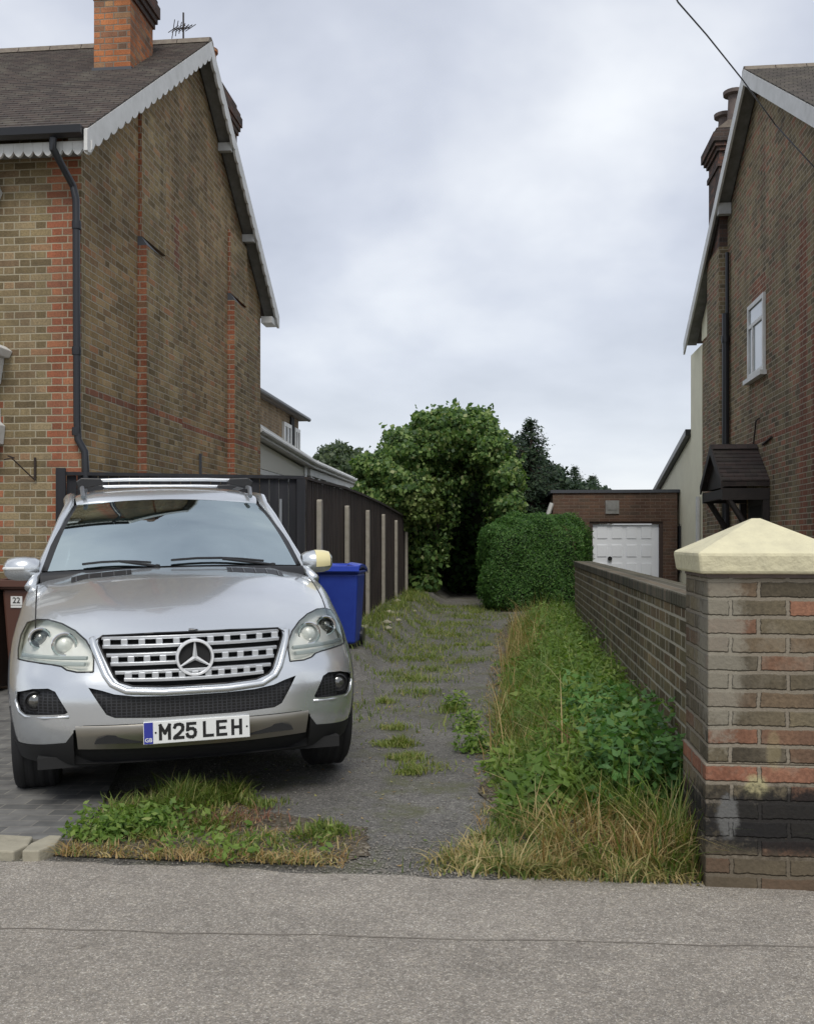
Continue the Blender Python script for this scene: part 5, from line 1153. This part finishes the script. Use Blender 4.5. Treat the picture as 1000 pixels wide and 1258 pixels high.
# grille
GR = [(-.475, .880), (-.46, .845), (-.40, .715), (-.375, .690), (-.31, .668), (-.15, .658), (.15, .658), (.31, .668), (.375, .690), (.40, .715), (.46, .845), (.475, .880), (.472, .905), (.455, .918), (.2, .926), (-.2, .926), (-.455, .918), (-.472, .905)]
fg = cut(GR, 'y', front); g_ob = take(fg, 'grille', None, .07, m_trim, m_blackm, seam=.004)
def gw(z): return float(np.interp(z, [.66, .70, .75, .85, .92], [.32, .385, .413, .458, .468]))
for (z0, z1) in ((.852, .912), (.766, .828), (.682, .742)):
    mb = MB(); zb = lambda x, z: z + (.010 * (x / .45) ** 2 if z < .75 else .002)
    n = 24
    def bar(za, zb_, d0=.016, d1=.05):
        r0 = []; w_ = min(gw(za), gw(zb_)) - .004
        for i in range(n + 1):
            x = -w_ + 2 * w_ * i / n; p = onfront(x, (za + zb_) / 2); y = (p.y if abs(p.y) > .3 else -.8)
            lo_ = za + (.012 * (x / .45) ** 2 if za < .70 else 0)
            r0.append((x, y, lo_, zb_ + (.012 * (x / .45) ** 2 if za < .70 else 0)))
        for i in range(n):
            a, c = r0[i], r0[i+1]
            mb.add([(a[0], a[1] + d0, a[2]), (c[0], c[1] + d0, c[2]), (c[0], c[1] + d0 , c[3]), (a[0], a[1] + d0 , a[3]), (a[0], a[1] + d1, a[2]), (c[0], c[1] + d1, c[2]), (c[0], c[1] + d1, c[3]), (a[0], a[1] + d1, a[3])],
                   [(0,1,2,3),(0,4,5,1),(3,2,6,7)])
    hgt = z1 - z0
    bar(z0, z0 + hgt * .30); bar(z0 + hgt * .70, z1)
    w_ = min(gw(z0), gw(z1)) - .01; nb = 10
    for k in range(nb + 1):
        x = -w_ + .015 + (2 * w_ - .03) * k / nb; p = onfront(x, (z0 + z1) / 2); hw = .0165 if 0 < k < nb else .018
        dz = .012 * (x / .45) ** 2 if z0 < .70 else 0
        mb.box(x - hw, x + hw, p.y + .017, p.y + .05, z0 + dz + hgt * .24, z0 + dz + hgt * .78)
    sl = obj('slat', mb, m_slat, g_ob, local=True, bevel=.003)
# grille surround: rounded silver band
fm_ = MB(); pts = [onfront(x, z, .004) for x, z in GR]; pts = [p for p in pts]
dense = []
for i in range(len(GR)):
    a, c = GR[i], GR[(i+1) % len(GR)]; m_n = max(2, int(math.hypot(c[0]-a[0], c[1]-a[1]) / .03))
    for k in range(m_n): dense.append((a[0] + (c[0]-a[0]) * k / m_n, a[1] + (c[1]-a[1]) * k / m_n))
def band(poly, rad, off, m_, name, parent, scale=(1.0, 1.0), cz=.79, closed=True):
    pp = [onfront(x * scale[0], cz + (z - cz) * scale[1], off) for x, z in poly]
    if closed: pp = pp + [pp[0]]
    return obj(name, MB().tube(pp, rad, 8, cap=not closed), m_, parent, smooth='all', local=True)
low = [(-.505, .905), (-.497, .865), (-.44, .725), (-.41, .680), (-.34, .645), (-.16, .632), (.16, .632), (.34, .645), (.41, .680), (.44, .725), (.497, .865), (.505, .905)]
dl = []
for i in range(len(low) - 1):
    a, c = low[i], low[i+1]
    for k in range(6): dl.append((a[0] + (c[0]-a[0]) * k / 6, a[1] + (c[1]-a[1]) * k / 6))
dl.append(low[-1]); band(dl, .020, -.006, m_paint, 'grille_surround', g_ob, closed=False)
# star emblem
st_ = MB(); sx, sz, sr = 0, .797, .093; sy = onfront(.11, sz).y - .012
st_.lathe([(sr - .012, .03), (sr - .012, .0), (sr - .008, -.012), (sr, -.012), (sr + .004, 0), (sr + .004, .03)], (sx, sy, sz), 'y', 40)
k_ = len(st_.f); st_.f = st_.f[:-2]; st_.mi = st_.mi[:-2]
for a in (90, 210, 330):
    ca, sa = math.cos(R(a)), math.sin(R(a)); pa, pb = Vector((-sa, 0, ca)), Vector((ca, 0, sa))
    c0 = Vector((sx, sy, sz)); L_ = sr - .009
    st_.add([c0 + pb * .0 - pa * .013 * 1 + Vector((0, .004, 0)), c0 + pb * L_ - pa * .0035, c0 + pb * L_ + pa * .0035, c0 + pa * .013 + Vector((0, .004, 0)), c0 + Vector((0, -.014, 0)), c0 + pb * L_ + Vector((0, -.004, 0))],
            [(0, 1, 5, 4), (4, 5, 2, 3)])
em = obj('emblem', st_, mat('emblem_silver', (.80, .81, .82), .3, metal=.25), g_ob, local=True)
obj('emblem_backing', MB().lathe([(sr - .011, .012), (sr - .011, .02)], (sx, sy, sz), 'y', 40), m_blackm, g_ob, local=True)
# lower intake
IN = [(-.525, .668), (-.44, .530), (-.40, .512), (-.2, .503), (.2, .503), (.40, .512), (.44, .530), (.525, .668), (.46, .652), (.40, .632), (.3, .618), (.15, .612), (-.15, .612), (-.3, .618), (-.40, .632), (-.46, .652)]
fi = cut(IN, 'y', front); take(fi, 'air_intake', None, .035, m_trim, m_mesh, seam=0)
lip = [(-.44, .515), (-.40, .497), (-.2, .488), (.2, .488), (.40, .497), (.44, .515)]
for s_ in (1, -1):
    FO = [(.885, .628), (.80, .655), (.72, .662), (.685, .648), (.625, .545), (.64, .535), (.84, .520), (.868, .535), (.888, .58)]
    p = FO if s_ > 0 else mir(FO)
    ff = cut(p, 'y', lambda c: c.y < -.1); fo = take(ff, 'fog_lamp_recess', None, .045, m_trim, m_mesh, seam=0)
    fc = onfront(.80 * s_, .59); 
    obj('fog_lamp', MB().lathe([(.050, .05), (.052, .01), (.046, .004), (.040, .012), (.038, .02)], (fc.x - .01 * s_, fc.y + .012, fc.z), 'y', 24), m_trim, fo, local=True, smooth=True)
    obj('bulb', MB().lathe([(.036, .024), (.025, .014), (.0, .010)], (fc.x - .01 * s_, fc.y + .006, fc.z), 'y', 20), m_lampdk, fo, local=True, smooth=True)
    ed = [(.890, .63), (.893, .58), (.874, .527), (.84, .508), (.74, .511), (.62, .522)]
    obj('fog_lamp_lip', MB().tube([onfront(x * s_, z, -.004) for x, z in ed], .010, 8), m_paint, fo, smooth='all', local=True)
    HL = [(.500, .742), (.497, .80), (.505, .845), (.535, .895), (.59, .940), (.66, .972), (.735, .988), (.80, .985), (.855, .965), (.885, .90), (.893, .83), (.888, .785), (.80, .782), (.70, .775), (.655, .768), (.63, .752), (.58, .742)]
    p = HL if s_ > 0 else mir(HL)
    fh = cut(p, 'y', lambda c: c.y < .10)
    # shell of the lamp: back shifted inwards and backwards
    hl = take(fh, 'headlight', None, .085, m_lampin, m_lampin, pane=('lens', m_lens), direction=(-.15 * s_, 1, 0), seam=.0045)
    for (x, z, r_, dy, dark) in ((.645, .868, .062, .045, 0), (.775, .892, .056, .05, 1)):
        c_ = onfront(x * s_, z); y = c_.y + dy
        obj('lamp_ring', MB().lathe([(r_, .05), (r_ + .004, 0), (r_, -.006), (r_ - .008, -.004), (r_ - .016, .012), (r_ - .02, .03)], (x * s_, y, z), 'y', 28), m_chrome, hl, local=True, smooth=True)
        obj('bulb', MB().lathe([(r_ - .018, .022), (r_ - .026, .004), (r_ - .04, -.006), (0, -.010)], (x * s_, y, z), 'y', 24), m_lampdk if dark else m_lampin, hl, local=True, smooth=True)
    ib = MB()
    for (xa, xb, z) in ((.53, .86, .806), (.54, .80, .776)):
        ib.tube([onfront((xa + (xb - xa) * k / 5) * s_, z) + Vector((0, .035, 0)) for k in range(6)], .011, 6)
    obj('indicator', ib, m_pale, hl, local=True)
# lower black valance, skid plate
VAL = [(.60, .20), (.60, .44), (.64, .385), (.80, .362), (.99, .335), (.99, .20)]
for s_ in (1, -1):
    p = VAL if s_ > 0 else mir(VAL); fv = cut(p, 'y', lambda c: c.y < -.02)
    take(fv, 'valance', None, 0, pane=('valance', m_blackm), seam=0)
SK = [(-.60, .20), (-.60, .452), (-.55, .478), (.55, .478), (.60, .452), (.60, .20)]
fs_ = cut(SK, 'y', lambda c: c.y < -.2); take(fs_, 'x', None, .05, m_blackm, m_blackm, seam=0).name = 'lower_recess'
sk = MB()
def skp(x, z, o_): 
    p = onfront0(x, z); return (x, p + o_, z)
def yfront(x, z): 
    i = min(range(NF + 1), key=lambda k: abs(cols[k][0] - abs(x))); return body_pt(i, z)[1]
cols_s = [(-.60, .475), (-.585, .345)]
n = 24; top = []; bot = []; mid = []
for i in range(n + 1):
    x = -.59 + 1.18 * i / n; y = yfront(x, .46); arch_ = .0
    top.append((x, y + .006, .474)); mid.append((x * .99, y + .012, .410)); bot.append((x * .985, y + .05, .352 - .012 * math.cos(x * 2)))
sk.grid([top, [(p[0], p[1] - .006, p[2] - .012) for p in top], mid, bot])
so = obj('skid_plate', sk, m_skid, CAR, smooth='all', local=True, fix=True)
for s_ in (-1, 1):
    obj('skid_slot', MB().prism([(.27, .372), (.50, .384), (.49, .406), (.44, .424), (.27, .412)] if s_ > 0 else [(-.27, .372), (-.27, .412), (-.44, .424), (-.49, .406), (-.50, .384)], 'y', yfront(.4, .4) - .004, yfront(.4, .4) + .05), m_blackm, so, local=True)
# number plate
NP = MB(); ny = yfront(0, .44) - .02
pl_ = obj('number_plate', MB().box(-.265, .265, ny, ny + .014, .372, .487), m_plate, CAR, local=True, bevel=.003)
obj('plate_band', MB().box(-.262, -.218, ny - .0015, ny - .0002, .375, .484), m_blue2, pl_, local=True)
def text(s, size, x, z, y, m_, parent, name, off=0.0, sx_=1.0):
    cu = bpy.data.curves.new(name, 'FONT'); cu.body = s; cu.size = size; cu.align_x = 'CENTER'; cu.offset = off; cu.extrude = .0004
    to = bpy.data.objects.new('t', cu); me = bpy.data.meshes.new_from_object(to); bpy.data.objects.remove(to)
    o = link(name, me, m_, parent); o.location = (x, y, z); o.rotation_euler = (R(90), 0, 0); o.scale = (sx_, 1, 1); return o
GL = {'M': [[(0, 0), (0, 1), (.5, .42), (1, 1), (1, 0)]], '2': [[(0, .80), (.12, .95), (.35, 1), (.68, 1), (.92, .92), (1, .76), (.95, .58), (.55, .32), (.12, .12), (0, 0), (1, 0)]],
      '5': [[(.95, 1), (.08, 1), (.04, .55), (.35, .62), (.68, .61), (.92, .50), (1, .32), (.92, .12), (.68, 0), (.32, 0), (.08, .08), (0, .20)]],
      'L': [[(0, 1), (0, 0), (1, 0)]], 'E': [[(1, 1), (0, 1), (0, 0), (1, 0)], [(0, .52), (.85, .52)]], 'H': [[(0, 0), (0, 1)], [(1, 0), (1, 1)], [(0, .5), (1, .5)]]}
def glyph(g, xc, z0, w_, h_, th, y, name, parent):
    mb = MB(); q = 0
    for st in GL[g]:
        P2 = [(xc - w_ / 2 + a * w_, z0 + b_ * h_) for a, b_ in st]
        for k in range(len(P2) - 1):
            (xa, za), (xb, zb_) = P2[k], P2[k+1]; L_ = math.hypot(xb - xa, zb_ - za); ux, uz = (xb - xa) / L_, (zb_ - za) / L_; e_ = th * .5
            xa -= ux * e_; za -= uz * e_; xb += ux * e_; zb_ += uz * e_; nx, nz = -uz * th / 2, ux * th / 2; q += 1; yy = y - .0001 * q
            mb.add([(xa + nx, yy, za + nz), (xa - nx, yy, za - nz), (xb - nx, yy, zb_ - nz), (xb + nx, yy, zb_ + nz)], [(0, 1, 2, 3)])
    return obj(name, mb, m_blackm, parent, local=True, fix=False)
for ch_, x in zip('M25LEH', (-.160, -.092, -.030, .055, .122, .198)):
    glyph(ch_, x, .397, .040 if ch_ != 'M' else .044, .068, .0155, ny - .0012, 'character', pl_)
text('GB', .028, -.240, .385, ny - .0022, m_plate, pl_, 'country_letters', .0005)
obj('plate_screw', MB().lathe([(.005, -.002), (.005, 0)], (.250, ny, .43), 'y', 10).lathe([(.005, -.002), (.005, 0)], (-.205, ny, .43), 'y', 10), m_blackm, pl_, local=True)
# wheel arches
WB = 2.915
for yc in (0, WB):
    circ = [(yc + .425 * math.cos(R(a)), .36 + .425 * math.sin(R(a))) for a in range(0, 360, 12)]
    for s_ in (1, -1):
        fa = cut(circ, 'x', lambda c: c.x * s_ > .70 and c.z < .95 and abs(c.y - yc) < .5)
        take(fa, 'wheel_arch', None, .33, m_blackm, m_blackm, direction=(-s_, 0, 0), seam=.006)
    for s_ in (1, -1):
        wh_ = bpy.data.objects.new('wheel', None); COL.objects.link(wh_); wh_.parent = CAR; wh_.location = (.82 * s_, yc, .366)
        ty = MB().lathe([(.225, -.10), (.30, -.118), (.345, -.115), (.362, -.095), (.368, -.05), (.369, 0), (.368, .05), (.362, .095), (.345, .115), (.30, .118), (.225, .10)], (0, 0, 0), 'x', 48)
        for k in range(4): ty.lathe([(.3695, -.085 + k * .05), (.371, -.083 + k * .05), (.371, -.058 + k * .05), (.3695, -.056 + k * .05)], (0, 0, 0), 'x', 48)
        obj('tyre', ty, m_tyre, wh_, smooth=True, local=True)
        ri = MB().lathe([(.226, -.09), (.232, .095), (.222, .10), (.212, .07), (.21, -.08)], (0, 0, 0), 'x', 40); ri.f = ri.f[:-2]; ri.mi = ri.mi[:-2]
        if s_ < 0: ri.v = [(-a, b, c) for a, b, c in ri.v]
        for k in range(5):
            for dd in (-7, 7):
                a = R(72 * k + dd); ri.tube([(.07 * s_, .03 * math.cos(a), .03 * math.sin(a)), (.085 * s_, .12 * math.cos(a), .12 * math.sin(a)), (.075 * s_, .218 * math.cos(a), .218 * math.sin(a))], [.022, .016, .02], 6)
        ri.lathe([(.055, .05 * s_), (.05, .09 * s_), (0, .095 * s_)], (0, 0, 0), 'x', 20)
        obj('rim', ri, m_alu, wh_, smooth=True, local=True)
# rear lamps
for s_ in (1, -1):
    RL = [(.70, .80), (.96, .80), (.96, 1.05), (.80, 1.05), (.72, .98)]
    fr_ = cut(RL if s_ > 0 else mir(RL), 'y', lambda c: c.y > 3.2)
    if fr_: take(fr_, 'rear_lamp', None, 0, pane=('rear_lamp', mat('red_lens', (.35, .01, .01), .15)), seam=.004)
# body skin
for e in bm.edges:
    if len(e.link_faces) == 2 and e.calc_face_angle(0) > R(40): e.smooth = False
me = bpy.data.meshes.new('body'); bm.to_mesh(me); body = link('body', me, m_paint, CAR); me.shade_smooth()
# floor and inner bulkheads so no daylight comes through
fl = MB(); fl.box(-.78, .78, -.68, 3.65, .24, .30); fl.box(-.44, .44, -.62, -.57, .30, .90); fl.box(-.42, .42, -.565, .46, .30, .88)
obj('underbody', fl, m_blackm, CAR, local=True)
# seams drawn by the panel gaps
for s_ in (1, -1):
    sm = MB()
    obj('nose_gap', MB().tube([onfront(x * s_, z, .0005) for x, z in ((.475, .905), (.485, .897), (.50, .885))], .003, 5), m_trim, body, local=True)
    sm.tube([ontop((.80 + .055 * k / 10) * s_, -.36 + .95 * k / 10, .0003) for k in range(11)], .0040, 5)
    obj('bonnet_gap', sm, m_trim, body, local=True)
# bonnet badge
bg = onfront(0, .985) ; bg = ontop(0, -.735, .002)
obj('bonnet_badge', MB().lathe([(.026, 0), (.026, .004), (.021, .007), (.0, .007)], (bg.x, bg.y, bg.z), 'z', 24), m_chrome, body, local=True, smooth=True)
# bonnet vents
for s_ in (1, -1):
    vm = MB(); g_ = []
    for k in range(9):
        x = .29 + .35 * k / 8; g_.append([ontop(x * s_, .25, .002), ontop(x * s_, .36, .014)])
    vm.grid(g_)
    vn = obj('bonnet_vent', vm, m_trim, body, local=True)
    lv = MB()
    for k in range(5):
        x = .32 + .29 * k / 4; a = ontop(x * s_, .25, .005); c = ontop(x * s_, .36, .017); lv.tube([a, c], .003, 4)
    obj('louvre', lv, m_alu, vn, local=True)

# cabin
BASE = lambda u: (u * .80, .56 + .15 * u * u, 1.245 - .02 * u * u)
TOPW = lambda u: (u * .635, 1.40 + .10 * u * u, 1.715 - .03 * u * u)
def scr(u, v, grow=0):
    a, c = BASE(u), TOPW(u); bul = .035 * math.sin(math.pi * v)
    return (a[0] + (c[0] - a[0]) * v + 0, a[1] + (c[1] - a[1]) * v - bul * .6, a[2] + (c[2] - a[2]) * v + bul)
g_ = [[scr(-1 + 2 * i / 20, j / 10) for i in range(21)] for j in range(11)]
ws_ = obj('windscreen', MB().grid(g_), m_screen, CAR, smooth='all', local=True)
# black edge band inside the glass
eb = MB()
for us, vs_ in (([-1, -.965], None), ([.965, 1], None)):
    eb.grid([[Vector(scr(us[0], j / 10)) + Vector((0, .004, -.004)), Vector(scr(us[1], j / 10)) + Vector((0, .004, -.004))] for j in range(11)])
eb.grid([[Vector(scr(-1 + 2 * i / 20, 0)) + Vector((0, .004, -.004)) for i in range(21)], [Vector(scr(-1 + 2 * i / 20, .045)) + Vector((0, .004, -.004)) for i in range(21)]])
eb.grid([[Vector(scr(-1 + 2 * i / 20, 1)) + Vector((0, .004, -.004)) for i in range(21)], [Vector(scr(-1 + 2 * i / 20, .975)) + Vector((0, .004, -.004)) for i in range(21)]])
eb.grid([[Vector(scr(-.20 + .4 * i / 6 - .06, 1)) + Vector((0, .003, -.003)) for i in range(7)], [Vector(scr(-.13 + .26 * i / 6 - .06, .90)) + Vector((0, .003, -.003)) for i in range(7)]])
obj('glass_border', eb, m_trim, ws_, local=True, fix=False)
# roof
RST = [(1.40, 1.717, .636), (1.50, 1.768, .65), (1.68, 1.812, .66), (2.1, 1.845, .665), (2.8, 1.835, .655), (3.3, 1.775, .64), (3.62, 1.715, .625)]
def roofpt(t_, u):
    y, z, w_ = crom(RST, t_); a = abs(u)
    return (u * w_, y + (.10 * (1 - t_) ** 6 + .04 * t_ ** 4 * -1) * u * u, z - .035 * u * u - .03 * a ** 8)
g_ = [[roofpt(i / 20, -1 + 2 * j / 20) for j in range(21)] for i in range(21)]
obj('roof', MB().grid(g_), m_paint, CAR, smooth='all', local=True)
# side frames: pillar and cant rail as one rounded tube, glass below
for s_ in (1, -1):
    tube_ = [(.895 * s_, .55, 1.13), (.865 * s_, .74, 1.20), (.805 * s_, .98, 1.37), (.738 * s_, 1.26, 1.57), (.695 * s_, 1.46, 1.675), (.700 * s_, 1.65, 1.725), (.705 * s_, 2.1, 1.76), (.70 * s_, 2.7, 1.755), (.685 * s_, 3.2, 1.715), (.665 * s_, 3.6, 1.65)]
    obj('pillar', MB().tube(tube_, [.034, .028, .026, .026, .032, .042, .042, .042, .042, .05], 10), m_paint, CAR, smooth='all', local=True)
    obj('pillar_trim', MB().grid([[Vector(scr(.985 * s_, k / 10)) + Vector((0, .002, 0)), Vector(scr(1.085 * s_, k / 10)) + Vector((0, .03, .004))] for k in range(11)]), m_trim, CAR, local=True, fix=False)
    gl_ = MB(); lo_ = [(.865, .75, 1.13), (.90, 1.1, 1.125), (.90, 1.6, 1.13), (.90, 2.2, 1.14), (.895, 2.8, 1.145), (.88, 3.3, 1.15), (.84, 3.62, 1.15)]
    up_ = [(.83, .90, 1.28), (.745, 1.24, 1.53), (.705, 1.6, 1.70), (.705, 2.2, 1.73), (.70, 2.8, 1.72), (.685, 3.3, 1.67), (.66, 3.6, 1.61)]
    gl_.grid([[(a[0] * s_, a[1], a[2]) for a in lo_], [((a[0] * .52 + c[0] * .48 + .03) * s_, (a[1] + c[1]) / 2, (a[2] + c[2]) / 2) for a, c in zip(lo_, up_)], [(a[0] * s_, a[1], a[2]) for a in up_]])
    obj('side_window', gl_, m_windark, CAR, smooth='all', local=True)
    obj('window_trim', MB().tube([((a[0] + .004) * s_, a[1], a[2]) for a in lo_], .012, 6), m_chrome, CAR, local=True)
    for y in (1.75, 2.78): obj('door_pillar', MB().tube([(.903 * s_, y, 1.13), (.82 * s_ , y, 1.42), (.70 * s_, y, 1.69)], .03, 6), m_trim, CAR, local=True)
    obj('roof_rail', MB().tube([(.60 * s_, 1.50, 1.74), (.61 * s_, 1.62, 1.81), (.615 * s_, 2.0, 1.845), (.61 * s_, 2.8, 1.845), (.60 * s_, 3.25, 1.81), (.59 * s_, 3.4, 1.75)], .016, 8), m_alu, CAR, smooth=True, local=True)
    # mirror
    mi = MB(); prof = [(-.07, .03), (-.06, .062), (0, .078), (.05, .07), (.085, .045), (.1, 0), (.085, -.045), (.04, -.066), (-.04, -.06), (-.07, -.03)]
    secs = []
    for k, (sx_, xx, yo) in enumerate([(.70, .85, 0), (.92, .875, -.01), (1.04, .935, -.02), (1.0, .995, -.012), (.86, 1.04, .0), (.55, 1.065, .02), (.15, 1.073, .03)]):
        secs.append([(xx * s_, .78 + yo + math.cos(2 * math.pi * j / 14) * .085 * sx_ * (1 if math.cos(2 * math.pi * j / 14) < 0 else .6), 1.245 + math.sin(2 * math.pi * j / 14) * .078 * sx_) for j in range(15)])
    mi.grid(secs); mo = obj('door_mirror', mi, m_paint, CAR, smooth='all', local=True)
    if s_ > 0: mo['label'] = 'door mirror with a yellow patch on its cover'
    obj('mirror_arm', MB().tube([(.84 * s_, .80, 1.165), (.92 * s_, .79, 1.185)], .035, 8), m_trim, mo, local=True)
    obj('mirror_glass', MB().prism([(.88 * s_, 1.185), (1.03 * s_, 1.195), (1.05 * s_, 1.24), (1.02 * s_, 1.295), (.885 * s_, 1.305)], 'y', .815, .83), m_win, mo, local=True)
    if s_ > 0:
        ypatch = MB(); yr = []
        for k in (2, 3, 4): yr.append([(p[0] + .001, .78 + (p[1] - .78) * 1.04, 1.245 + (p[2] - 1.245) * 1.04) for p in secs[k][2:9]])
        ypatch.grid(yr)
        obj('yellow_patch', ypatch, m_yellow, mo, smooth='all', local=True, fix=False)
    else:
        obj('indicator', MB().tube([(secs[k][7][0], secs[k][7][1] - .003, secs[k][7][2] + .004) for k in (2, 3, 4, 5)], .009, 6), m_plate, mo, local=True)
# roof bars
for y in (1.82, 2.75):
    zb = 1.880; br_ = obj('roof_bar', MB().tube([(-.60, y, zb), (-.3, y, zb + .008), (.3, y, zb + .008), (.60, y, zb)], .014, 10), m_slat, CAR, smooth=True, local=True)
    for s_ in (1, -1): obj('foot', MB().prism([(.46 * s_, zb - .028), (.64 * s_, zb - .07), (.66 * s_, zb - .01), (.62 * s_, zb + .02), (.48 * s_, zb + .016)], 'y', y - .04, y + .04), m_trim, br_, local=True, bevel=.008)
# rear screen
g_ = [[(u * .62, 3.60 + .02, 1.66), (u * .70, 3.74, 1.40), (u * .80, 3.80, 1.14)] for u in (-1, -.5, 0, .5, 1)]
obj('rear_window', MB().grid(g_), m_windark, CAR, smooth='all', local=True)
g_ = [[(u * .66, 3.58, 1.70), (u * .62, 3.625, 1.655)] for u in (-1, -.5, 0, .5, 1)]
obj('roof_spoiler', MB().grid(g_), m_paint, CAR, local=True)
for s_ in (1, -1): obj('tail_pillar', MB().tube([(.66 * s_, 3.56, 1.64), (.76 * s_, 3.70, 1.40), (.86 * s_, 3.72, 1.12)], .055, 8), m_paint, CAR, smooth='all', local=True)
# scuttle and wipers
sc = MB(); g_ = []
for i in range(21):
    u = -1 + .1 * i; a = BASE(u); g_.append([(a[0] * 1.05, a[1] + .03, a[2] - .008), (a[0] * 1.05, a[1] - .05, a[2] - .006), (a[0] * 1.05, a[1] - .08, a[2] - .035), (a[0] * 1.05, a[1] - .09, a[2] - .10)])
obj('scuttle', MB().grid(g_), m_trim, CAR, smooth='all', local=True)
for (u0, u1, v1) in ((-.16, -.74, .035), (.78, -.05, .045)):
    wb = MB(); piv = Vector(scr(u0, -.02)) + Vector((0, -.02, .012))
    wb.tube([piv, Vector(scr(u0 + (u1 - u0) * .5, .035)) + Vector((0, -.03, .02))], .009, 6)
    wb.tube([Vector(scr(u0 + (u1 - u0) * f, .012 + v1 * math.sin(math.pi * f * .8))) + Vector((0, -.018, .014)) for f in (.08, .3, .5, .75, 1)], .008, 6)
    wo = obj('wiper', wb, m_trim, CAR, local=True)
    obj('pivot', MB().lathe([(.02, -.02), (.018, .01), (0, .015)], tuple(piv), 'z', 12), m_trim, wo, local=True)
# interior
it = MB(); it.prism([(.62, 1.10), (1.05, 1.15), (1.22, 1.10), (1.25, .60), (.62, .6)], 'x', -.78, .78); obj('dashboard', it, m_inner, CAR, local=True, bevel=.03)
it = MB(); it.box(-.80, .80, .7, 3.6, .45, .50); it.box(-.78, .78, 3.4, 3.45, .5, 1.5); obj('cabin_floor', it, m_inner, CAR, local=True)
for s_ in (1, -1):
    sb = MB(); 
    sb.add([(.38*s_ - .24, 1.95, .62), (.38*s_ + .24, 1.95, .62), (.38*s_ + .22, 2.18, 1.28), (.38*s_ - .22, 2.18, 1.28), (.38*s_ - .24, 2.1, .62), (.38*s_ + .24, 2.1, .62), (.38*s_ + .2, 2.28, 1.28), (.38*s_ - .2, 2.28, 1.28)], [(0,3,2,1),(4,5,6,7),(0,1,5,4),(1,2,6,5),(2,3,7,6),(3,0,4,7)])
    sb.box(.38*s_ - .25, .38*s_ + .25, 1.5, 2.0, .52, .68)
    se = obj('front_seat', sb, m_seat, CAR, local=True, bevel=.05)
    obj('headrest', MB().box(.38*s_ - .14, .38*s_ + .14, 2.17, 2.27, 1.33, 1.50), m_seat, se, local=True, bevel=.04)
obj('rear_seat', MB().box(-.65, .65, 2.85, 3.0, .6, 1.30), m_seat, CAR, local=True, bevel=.05)
obj('steering_wheel', MB().tube([(.38 + .19 * math.cos(R(a)), 1.30 + .07 * math.sin(R(a)), 1.05 + .17 * math.sin(R(a))) for a in range(0, 361, 20)], .014, 6), m_trim, CAR, local=True)
# a pale flat panel behind the top left of the screen, rear-view mirror, small pink hanger
p_ = [Vector(scr(u, v)) + Vector((0, .05, -.03)) for u, v in ((-.86, .93), (-.10, .93), (-.10, .70), (-.88, .70))]
obj('pale_panel', MB().add(p_ + [q + Vector((0, .02, 0)) for q in p_], [(0,1,2,3),(4,7,6,5),(0,4,5,1),(1,5,6,2),(2,6,7,3),(3,7,4,0)]), m_pale, CAR, local=True)
q = Vector(scr(.0, .80)) + Vector((0, .10, -.03)); rv = obj('rear_view_mirror', MB().box(q.x - .11, q.x + .11, q.y - .01, q.y + .02, q.z - .035, q.z + .035), m_trim, CAR, local=True, bevel=.01)
q = Vector(scr(.02, .62)) + Vector((0, .12, -.03)); obj('pink_hanger', MB().lathe([(0, -.035), (.03, -.01), (.026, .02), (0, .035)], tuple(q), 'z', 10), mat('pink_plastic', (.7, .25, .32), .6), CAR, local=True)
